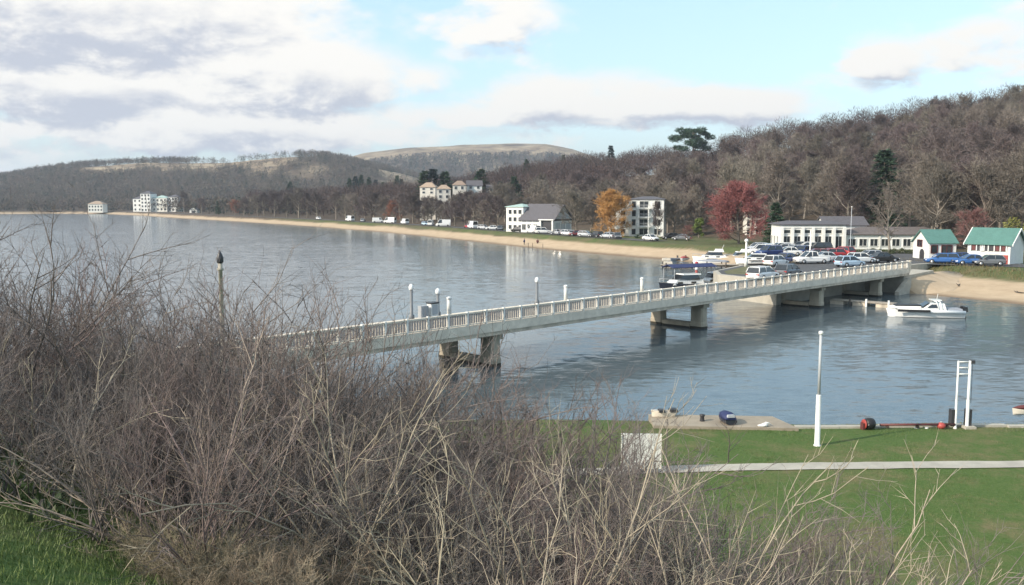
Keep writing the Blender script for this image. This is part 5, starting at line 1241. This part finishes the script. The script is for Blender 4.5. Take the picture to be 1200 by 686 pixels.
# ------------------------------------------------------------------ grass on the near bank
rg = np.random.default_rng(77)
def blades(name, n, xr, yr, l, w, dens, label):
    x = rg.uniform(*xr, n); y = rg.uniform(*yr, n); k = rg.random(n) < dens(x, y); x, y = x[k], y[k]; z = ground(x, y)
    D = np.stack([rg.normal(size=len(x)) * .35, rg.normal(size=len(x)) * .35, np.ones(len(x))], 1); D /= np.linalg.norm(D, axis=1)[:, None]
    c = .5 + .9 * fbm(x, y, .5, 8) if name == 'grass' else .25 + 1.7 * fbm(x, y, 1.3, 8) ** 1.5
    T = Twigs(); T.blades(np.stack([x, y, z - .01], 1), D, l * rg.uniform(.5, 1.2, len(x)) * c, w, rg)
    return tagp(link(name, T.mesh(name, blade_m)), label, 'grass', kind='stuff')
blade_m = mat('grass_blade', (.07, .115, .024), .6, .3, 3.0, col2=(.15, .20, .06), detail=6)
blade_m.node_tree.nodes['Principled BSDF'].inputs['Subsurface Weight'].default_value = 0
blades('grass', 150000, (-7, 2.5), (3.2, 10), (.055), .008, lambda x, y: np.clip(1.35 - .11 * np.hypot(x + 2.5, y - 3.5) ** 1.4 + .5 * (fbm(x, y, .9, 4) - .5), 0, 1), 'short bright green grass on the near bank')
blade_l = mat('lawn_blade', (.060, .110, .026), .7, .3, 1.2, col2=(.14, .17, .062), detail=6)
_n = blade_l.node_tree; _b = _n.nodes['Principled BSDF']; _src = _b.inputs['Base Color'].links[0].from_socket
_t = nd(_n, 'ShaderNodeTexNoise'); _t.inputs['Scale'].default_value = .30; _t.inputs['Detail'].default_value = 8; _t.inputs['Roughness'].default_value = .78
_g = nd(_n, 'ShaderNodeNewGeometry'); _n.links.new(_g.outputs['Position'], _t.inputs['Vector'])
_r = nd(_n, 'ShaderNodeMapRange'); _n.links.new(_t.outputs['Fac'], _r.inputs[0]); _r.inputs[1].default_value = .46; _r.inputs[2].default_value = .68
_m = nd(_n, 'ShaderNodeMix', data_type='RGBA'); _n.links.new(_r.outputs[0], _m.inputs[0]); _n.links.new(_src, _m.inputs[6]); _m.inputs[7].default_value = (.19, .165, .085, 1); _n.links.new(_m.outputs[2], _b.inputs['Base Color'])
bm_ = blade_m; blade_m = blade_l
blades('lawn_grass', 120000, (-2, 30), (22, 42.5), (.075), .020, lambda x, y: (x / y < .66) * (np.abs(y - np.interp(x, [c[0] for c in ctr], [c[1] for c in ctr])) > .42 + .12 * rg.random(len(x))) * np.clip(1.6 - 1.6 * fbm(x, y, 3.5, 15), .1, 1), 'mown lawn grass with worn tan patches by the water')
blade_m = bm_

# ------------------------------------------------------------------ bare shrubs on the bank
def shrub(seed, h=2.6, stems=14, n2=9, n3=6, n4=3, splay=(8, 38), thick=.014, lean=0., arch=.0, base_r=.35):
    rg = np.random.default_rng(seed); T, W = Twigs(), Twigs(); PP, DD, LL = [], [], []
    for i in range(stems):
        a = i * 2.4 + rg.normal() * .4; r = base_r * math.sqrt(rg.random())
        p = np.array([math.cos(a) * r, math.sin(a) * r, -.15]); d = kid(np.array([lean, 0, 1.]), R(rg.uniform(*splay)), a)
        l = h * rg.uniform(.62, 1.08); s = limb(p, d, l, 8, rg, .085, -.03 - arch * rg.random())
        T.tube(s, thick * rg.uniform(.7, 1.2), .0032, 5)
        for j in range(n2):
            t = .22 + .78 * (j + rg.random()) / n2; p2, d2 = along(s, min(t, .99)); l2 = l * .38 * (1.25 - .75 * t) * rg.uniform(.6, 1.25)
            b = limb(p2, kid(d2, R(rg.uniform(18, 48)), rg.random() * 6.28), l2, 4, rg, .12, .05); W.tube(b, thick * .36 * (1.2 - .5 * t), .0022, 4)
            for k in range(n3):
                t3 = .12 + .86 * (k + rg.random()) / n3; p3, d3 = along(b, min(t3, .99)); l3 = l2 * .46 * rg.uniform(.5, 1.2) + .06
                c = limb(p3, kid(d3, R(rg.uniform(20, 50)), rg.random() * 6.28), l3, 2, rg, .14, .06); W.tube(c, .0030, .0013, 3)
                for q in range(n4):
                    f = rg.uniform(.2, 1.); p4, d4 = along(c, min(f, .99)); PP.append(p4); DD.append(kid(d4, R(rg.uniform(15, 50)), rg.random() * 6.28)); LL.append(l3 * rg.uniform(.35, .8))
    if PP: W.blades(np.array(PP), np.array(DD), np.array(LL), .0042, rg)
    return T, W
BUSH = []
for i in range(7):
    T, W = shrub(300 + i, 2.6, 13, 8, 5, 2, (5, 42), .021); m_ = bush_red if i % 3 == 1 else bush_bark
    BUSH.append((T.mesh('shrub_stems', m_), W.mesh('shrub_twigs', m_)))
PALE = []
for i in range(4):
    T, W = shrub(320 + i, 2.4, 9, 6, 3, 2, (12, 55), .017, .40 * (1 if i % 2 else -1), .13, .5); T.F += [f + T.n for f in W.F]; T.V += W.V; T.n += W.n; PALE.append((T.mesh('shrub_branches', bush_pale), None))
BRAM = []
for i in range(3):
    T, W = shrub(340 + i, 1.0, 26, 9, 6, 4, (20, 85), .004, 0, .10, .55); BRAM.append((T.mesh('bramble_canes', bramble_m), W.mesh('bramble_twigs', bramble_m)))
HT = {}
def place_shrub(pool, px, d, top, label, group, name='bare_shrub', hmax=4.6, hmin=.7, x=None):
    x = xat(px, d, 8) if x is None else x; z = gz(x, d); h = min(hmax, top_z(top, d) - z)
    if h < hmin: return None
    T, W = pool[rg.integers(0, len(pool))]
    if T.name not in HT: HT[T.name] = np.percentile([v.co.z for v in (W or T).vertices], 99.6)
    s = h / HT[T.name]
    o = thing(name, label, 'shrub' if pool is not BRAM else 'bramble', (x, d, z), rg.random() * 6.28, group, (s, s, s)); link('stems' if W else 'branches', T, o); W and link('twigs', W, o); return o
ENVX = [-140, -60, 0, 40, 100, 150, 200, 260, 320, 380, 430, 480, 560, 620, 700, 760, 820, 900, 1000, 1060, 1120]
ENVY = [224, 224, 236, 272, 296, 306, 292, 300, 300, 318, 370, 394, 412, 440, 456, 480, 540, 560, 558, 600, 640]
n = 0
for d, step, dy in ((5.5, 60, 150), (6.2, 62, 125), (7.2, 62, 90), (8.4, 48, 58), (9.8, 44, 22), (11.4, 50, 4), (13.4, 56, 0)):
    for px in np.arange(-120, 1130, step):
        p = px + rg.uniform(-.4, .4) * step; env = np.interp(p, ENVX, ENVY) + dy + rg.choice([-12, 0, 8, 24, 42])
        if d < 6 and p < 480: continue
        if d < 7 and (p > 1030 or p < -130): continue
        if d < 7 and p < 330: dx = 6.0 - .0034 * max(p, 0)          # the thicket edge above the grass corner
        else: dx = d
        if p > 760 and d > 11: continue
        if p > 520 and d > 14: continue
        dd = dx * rg.uniform(.97, 1.05)
        if p > 780: dd = dd * .9
        L_ = p < 470
        place_shrub(BUSH, p, dd, env, 'dense grey brown bare shrub in the thicket filling the near bank' if L_ else 'low bare shrub with upright twigs on the bank below the lawn and lake view', 'bare shrubs of the dense thicket' if L_ else 'low bare shrubs along the bank', hmin=.8); n += 1
DARK = []
for i in range(3):
    T, W = shrub(360 + i, 3.0, 5, 9, 5, 2, (3, 20), .030, 0, 0, .25); DARK.append((T.mesh('shrub_stems', bush_dark), W.mesh('shrub_twigs', bush_bark)))
for px, d, top in ((20, 8.2, 236), (-20, 7.6, 244), (185, 8.8, 318), (300, 8.6, 326), (345, 9.2, 322), (395, 9.0, 372), (120, 8.0, 322)):
    place_shrub(DARK, px, d, top, 'dark thick stemmed sapling rising through the dense thicket', 'dark saplings in the dense thicket', 'bare_sapling', hmax=4.6)
for px, d, top in ((735, 7.4, 520), (705, 7.2, 505), (765, 7.0, 535), (660, 8.0, 480), (590, 8.4, 455)):
    place_shrub(BUSH, px, d, top, 'low bare shrub with upright twigs on the bank below the lawn and lake view', 'low bare shrubs along the bank')
for px, d, top, lab in ((455, 5.9, 470, 'pale arching shrub stem cluster beside the end of the dark thicket'), (600, 5.6, 470, 'pale stemmed shrub below the water between thicket and white board'), (640, 5.6, 500, 'pale arching shrub low in front of the white board'), (735, 6.4, 495, 'pale twiggy shrub crossing the white board'),
                        (530, 5.0, 520, 'pale arching shrub nearest the camera with long bowed stems'), (860, 6.3, 560, 'pale upright shrub below the path and lawn'), (965, 6.4, 548, 'pale upright shrub farthest out on the lawn side'), (690, 4.9, 560, 'pale arching shrub stems low in the corner under the white board'), (800, 5.0, 590, 'pale bowed shrub stems low under the path'), (620, 4.5, 575, 'pale bowed shrub stems lowest of all beneath the pale arching cluster'), (900, 5.2, 600, 'pale shrub with short upright twigs low under the lawn'), (1120, 6.6, 640, 'small pale twig cluster at the corner of the lawn'), (40, 6.4, 340, 'pale leaning shrub at the edge of the dense thicket over the grass'),
                        (390, 6.3, 400, 'pale stemmed shrub standing up through the dark thicket'), (250, 5.9, 380, 'pale forked shrub inside the thicket above the dry brambles')):
    place_shrub(PALE, px, d, top, lab, None, 'pale_shrub', hmax=2.9)
for k, (px, d, top) in enumerate(((170, 5.5, 625), (215, 5.2, 620), (262, 5.1, 626), (305, 4.95, 640), (140, 5.75, 618), (240, 4.9, 645), (345, 4.9, 648), (290, 5.3, 618), (190, 5.35, 612), (330, 5.2, 640), (275, 4.8, 655))):
    place_shrub(BRAM, px, d, top, 'low tangle of dry tan bramble between the near grass and the thicket', 'dry brambles at the foot of the thicket', 'dry_bramble', hmax=.8, hmin=.2)
# ivy and weeds on the ground under the shrubs
m = 26000; x = rg.uniform(-9, 4, m); y = rg.uniform(5.5, 15, m); k = rg.random(m) < np.clip((fbm(x, y, 1.6, 51) - .42) * 5, 0, 1); x, y = x[k], y[k]
D = rg.normal(size=(len(x), 3)) * [.8, .8, .4] + [0, 0, .7]; D /= np.linalg.norm(D, axis=1)[:, None]
T = Twigs(); T.blades(np.stack([x, y, ground(x, y) + rg.random(len(x)) ** 2 * .25], 1), D, .06 * rg.uniform(.6, 1.4, len(x)), .05, rg)
tagp(link('ivy', T.mesh('ivy', ivy_m)), 'dark green ivy and weeds on the ground under the thicket', 'ivy', kind='stuff')
m = 30000; x = rg.uniform(-9, 6, m); y = rg.uniform(5.2, 16, m); k = np.hypot(x + 2.5, y - 3.5) > rg.uniform(3.4, 6.5, m); x, y = x[k], y[k]; m = len(x)
D = rg.normal(size=(m, 3)) * [1, 1, .25]; D /= np.linalg.norm(D, axis=1)[:, None]
T = Twigs(); T.blades(np.stack([x, y, ground(x, y) + .02 + rg.random(m) * .05], 1), D, .05 * rg.uniform(.5, 1.6, m), .012, rg)
tagp(link('fallen_leaves', T.mesh('fallen_leaves', bramble_m)), 'dead leaves and twigs littering the bank under the thicket', 'leaf litter', kind='stuff')
# reeds and rough grass bank above the right-hand sand
m = 30000; px = rg.uniform(1050, 1260, m); s = rg.uniform(12.6, 17.2, m)
x = rg.uniform(46, 110, m); y = rg.uniform(108, 150, m); sd = sdist(x, y); k = (sd * beach_k(x, y) > 8.4) & (sd * beach_k(x, y) < 11); x, y = x[k], y[k]
D = rg.normal(size=(len(x), 3)) * [.4, .4, .1] + [0, 0, 1]; D /= np.linalg.norm(D, axis=1)[:, None]
T = Twigs(); T.blades(np.stack([x, y, ground(x, y) - .02], 1), D, .55 * rg.uniform(.5, 1.2, len(x)), .08, rg)
tagp(link('rough_grass', T.mesh('rough_grass', mat('rough_grass_blade', (.085, .085, .03), .9, .3, .6, col2=(.20, .15, .08)))), 'rough tan and green grass on the low bank above the sand', 'grass', kind='stuff')

# ------------------------------------------------------------------ sky, sun, air
SUN_EL, SUN_AZ = 30.0, -118.0        # azimuth from +Y towards +X: the sun stands behind the left shoulder
w = bpy.data.worlds.new('World'); S.world = w; w.use_nodes = True; nt = w.node_tree; L = nt.links.new
for q in list(nt.nodes): nt.nodes.remove(q)
out = nd(nt, 'ShaderNodeOutputWorld'); sky = nd(nt, 'ShaderNodeTexSky', sky_type='NISHITA')
sky.sun_disc = False; sky.sun_elevation = R(SUN_EL); sky.sun_rotation = R(SUN_AZ); sky.air_density = 1.0; sky.dust_density = 1.6; sky.ozone_density = 1.6; sky.altitude = 0
SKY_K = .15
# cloud density as a node group over (azimuth, elevation) of the sky direction
grp = bpy.data.node_groups.new('cloud_density', 'ShaderNodeTree')
grp.interface.new_socket('Vector', in_out='INPUT', socket_type='NodeSocketVector'); grp.interface.new_socket('Density', in_out='OUTPUT', socket_type='NodeSocketFloat')
gi = nd(grp, 'NodeGroupInput'); go = nd(grp, 'NodeGroupOutput'); G = grp.links.new
def gmath(op, a, b=None, c=None):
    n = nd(grp, 'ShaderNodeMath', operation=op)
    for i, v in enumerate((a, b, c)):
        if v is None: continue
        if isinstance(v, (int, float)): n.inputs[i].default_value = v
        else: G(v, n.inputs[i])
    return n.outputs[0]
def gnoise(scale, sx, sy, det, rough=.6, off=0):
    mp = nd(grp, 'ShaderNodeMapping'); mp.inputs['Scale'].default_value = (sx, sy, 1); mp.inputs['Location'].default_value = (off, off * .7, off); G(gi.outputs[0], mp.inputs[0])
    n = nd(grp, 'ShaderNodeTexNoise'); n.inputs['Scale'].default_value = scale; n.inputs['Detail'].default_value = det; n.inputs['Roughness'].default_value = rough; n.inputs['Distortion'].default_value = .25
    G(mp.outputs[0], n.inputs['Vector']); return n.outputs['Fac']
sx = nd(grp, 'ShaderNodeSeparateXYZ'); G(gi.outputs[0], sx.inputs[0])
nb = gnoise(4.5, 1, 2.4, 8, .58); ns = gnoise(15, 1, 1.9, 8, .62, 3.1)
uu = gmath('ADD', sx.outputs[0], gmath('MULTIPLY', gmath('SUBTRACT', nb, .5), .16)); vv = gmath('ADD', sx.outputs[1], gmath('MULTIPLY', gmath('SUBTRACT', ns, .5), .045))
# photo clouds: (column, row, half width, half height, weight) in photo pixels
CL = [(560, 140, 160, 18, .6), (880, 150, 120, 10, .4), (230, 162, 430, 20, .62), (1150, 70, 80, 26, .42), (700, 152, 160, 12, .5), (110, 40, 230, 70, 1.0), (330, 95, 130, 42, 1.0), (60, 120, 260, 40, .9), (250, 150, 240, 26, .75), (470, 160, 160, 16, .5), (590, 25, 70, 36, .62), (640, 128, 110, 26, .72), (810, 128, 120, 24, .95), (720, 108, 120, 26, .55), (1025, 88, 55, 26, .62),
      (1150, 5, 70, 14, .5), (960, 108, 90, 14, .45), (480, 95, 70, 26, .5), (1140, 95, 70, 16, .35), (560, 70, 120, 18, .30), (-400, 60, 400, 120, .8), (1700, 60, 330, 90, .6)]
acc = None
for cx_, cy_, sx_, sy_, wgt in CL:
    u0, v0 = math.atan((cx_ - 600) / F), (237 - cy_) / F
    a = gmath('MULTIPLY', gmath('SUBTRACT', uu, u0), F / sx_); b = gmath('MULTIPLY', gmath('SUBTRACT', vv, v0), F / sy_)
    e = gmath('MULTIPLY', gmath('POWER', 2.718, gmath('MULTIPLY', gmath('ADD', gmath('MULTIPLY', a, a), gmath('MULTIPLY', b, b)), -.8)), wgt)
    acc = e if acc is None else gmath('MAXIMUM', acc, e)
# general cover away from the view
hi = gmath('MULTIPLY', gmath('MINIMUM', gmath('MAXIMUM', gmath('SUBTRACT', sx.outputs[1], .30), 0), .4), .7)
acc = gmath('ADD', acc, hi)
dn = gmath('ADD', acc, gmath('ADD', gmath('MULTIPLY', gmath('SUBTRACT', nb, .5), 1.25), gmath('MULTIPLY', gmath('SUBTRACT', ns, .5), .75)))
G(dn, go.inputs[0])
tc = nd(nt, 'ShaderNodeTexCoord'); nrm = nd(nt, 'ShaderNodeVectorMath', operation='NORMALIZE'); L(tc.outputs['Generated'], nrm.inputs[0])
s3 = nd(nt, 'ShaderNodeSeparateXYZ'); L(nrm.outputs[0], s3.inputs[0])
def wm_(op, a, b=None, c=None, clamp=False):
    n = nd(nt, 'ShaderNodeMath', operation=op); n.use_clamp = clamp
    for i, v in enumerate((a, b, c)):
        if v is None: continue
        if isinstance(v, (int, float)): n.inputs[i].default_value = v
        else: L(v, n.inputs[i])
    return n.outputs[0]
u = wm_('ARCTAN2', s3.outputs[0], s3.outputs[1])
hyp = wm_('SQRT', wm_('ADD', wm_('MULTIPLY', s3.outputs[0], s3.outputs[0]), wm_('MULTIPLY', s3.outputs[1], s3.outputs[1])))
v = wm_('DIVIDE', s3.outputs[2], wm_('MAXIMUM', hyp, .05))
def dens(dv, du=0.):
    cmb = nd(nt, 'ShaderNodeCombineXYZ'); L(wm_('ADD', u, du), cmb.inputs[0]); L(wm_('ADD', v, dv), cmb.inputs[1])
    g = nd(nt, 'ShaderNodeGroup'); g.node_tree = grp; L(cmb.outputs[0], g.inputs[0]); return g.outputs[0]
D0_, D1_ = dens(0), dens(.016, -.010)
def mrange(val, a, b, c=0., d=1., smooth=True):
    n = nd(nt, 'ShaderNodeMapRange'); n.interpolation_type = 'SMOOTHSTEP' if smooth else 'LINEAR'; L(val, n.inputs[0])
    for i, q in enumerate((a, b, c, d)): n.inputs[1 + i].default_value = q
    return n.outputs[0]
mask = mrange(D0_, .17, .52)
shade = mrange(wm_('ADD', wm_('MULTIPLY', D1_, .55), wm_('MULTIPLY', wm_('SUBTRACT', D1_, D0_), .95)), .24, .74)
cm = nd(nt, 'ShaderNodeMix', data_type='RGBA'); L(shade, cm.inputs[0]); cm.inputs[6].default_value = (.565, .55, .52, 1); cm.inputs[7].default_value = (.305, .325, .375, 1)
sk = nd(nt, 'ShaderNodeMix', data_type='RGBA', blend_type='MULTIPLY'); sk.inputs[0].default_value = 1; L(sky.outputs[0], sk.inputs[6]); sk.inputs[7].default_value = (SKY_K, SKY_K, SKY_K, 1)
veil = nd(nt, 'ShaderNodeMix', data_type='RGBA'); veil.inputs[0].default_value = .45; L(sk.outputs[2], veil.inputs[6]); veil.inputs[7].default_value = (.34, .50, .545, 1)   # thin high cloud veil
pale = nd(nt, 'ShaderNodeMix', data_type='RGBA'); L(wm_('MULTIPLY', wm_('POWER', 2.718, wm_('MULTIPLY', wm_('MAXIMUM', v, 0), -15.)), .5), pale.inputs[0]); L(veil.outputs[2], pale.inputs[6]); pale.inputs[7].default_value = (.44, .49, .51, 1)
fin = nd(nt, 'ShaderNodeMix', data_type='RGBA'); L(mask, fin.inputs[0]); L(pale.outputs[2], fin.inputs[6]); L(cm.outputs[2], fin.inputs[7])
bg = nd(nt, 'ShaderNodeBackground'); bg.inputs['Strength'].default_value = 1.0; L(fin.outputs[2], bg.inputs[0]); L(bg.outputs[0], out.inputs[0])
sun = bpy.data.lights.new('sun', 'SUN'); sun.energy = 2.8; sun.angle = R(.6); sun.color = (1, .89, .74)
so = bpy.data.objects.new('sun', sun); C.objects.link(so)
sd = Vector((math.sin(R(SUN_AZ)) * math.cos(R(SUN_EL)), math.cos(R(SUN_AZ)) * math.cos(R(SUN_EL)), math.sin(R(SUN_EL))))
so.rotation_euler = sd.to_track_quat('Z', 'Y').to_euler()
# air: pale even haze round everything
if HAZE:
    hm_ = bpy.data.materials.new('haze_air'); hm_.use_nodes = True; nt = hm_.node_tree
    for q in list(nt.nodes): nt.nodes.remove(q)
    ho = nd(nt, 'ShaderNodeOutputMaterial'); pv = nd(nt, 'ShaderNodeVolumePrincipled'); pv.inputs['Color'].default_value = (.74, .82, .95, 1); pv.inputs['Density'].default_value = HAZE; pv.inputs['Anisotropy'].default_value = .2
    nt.links.new(pv.outputs[0], ho.inputs['Volume'])
    m = MB(); m.box((0, 1000, 138), (16000, 16000, 300)); o = m.obj('haze', hm_); tagp(o, 'thin pale blue haze over the lake and hills', 'haze', kind='stuff')
S.render.engine = 'CYCLES'; S.cycles.max_bounces = 5; S.cycles.diffuse_bounces = 2; S.cycles.glossy_bounces = 3; S.cycles.transparent_max_bounces = 4; S.cycles.volume_bounces = 0
S.cycles.use_denoising = True; S.cycles.caustics_reflective = False; S.cycles.caustics_refractive = False
S.view_settings.view_transform = 'Standard'; S.view_settings.look = 'None'; S.view_settings.gamma = 1; S.view_settings.exposure = .95; S.view_settings.use_curve_mapping = False
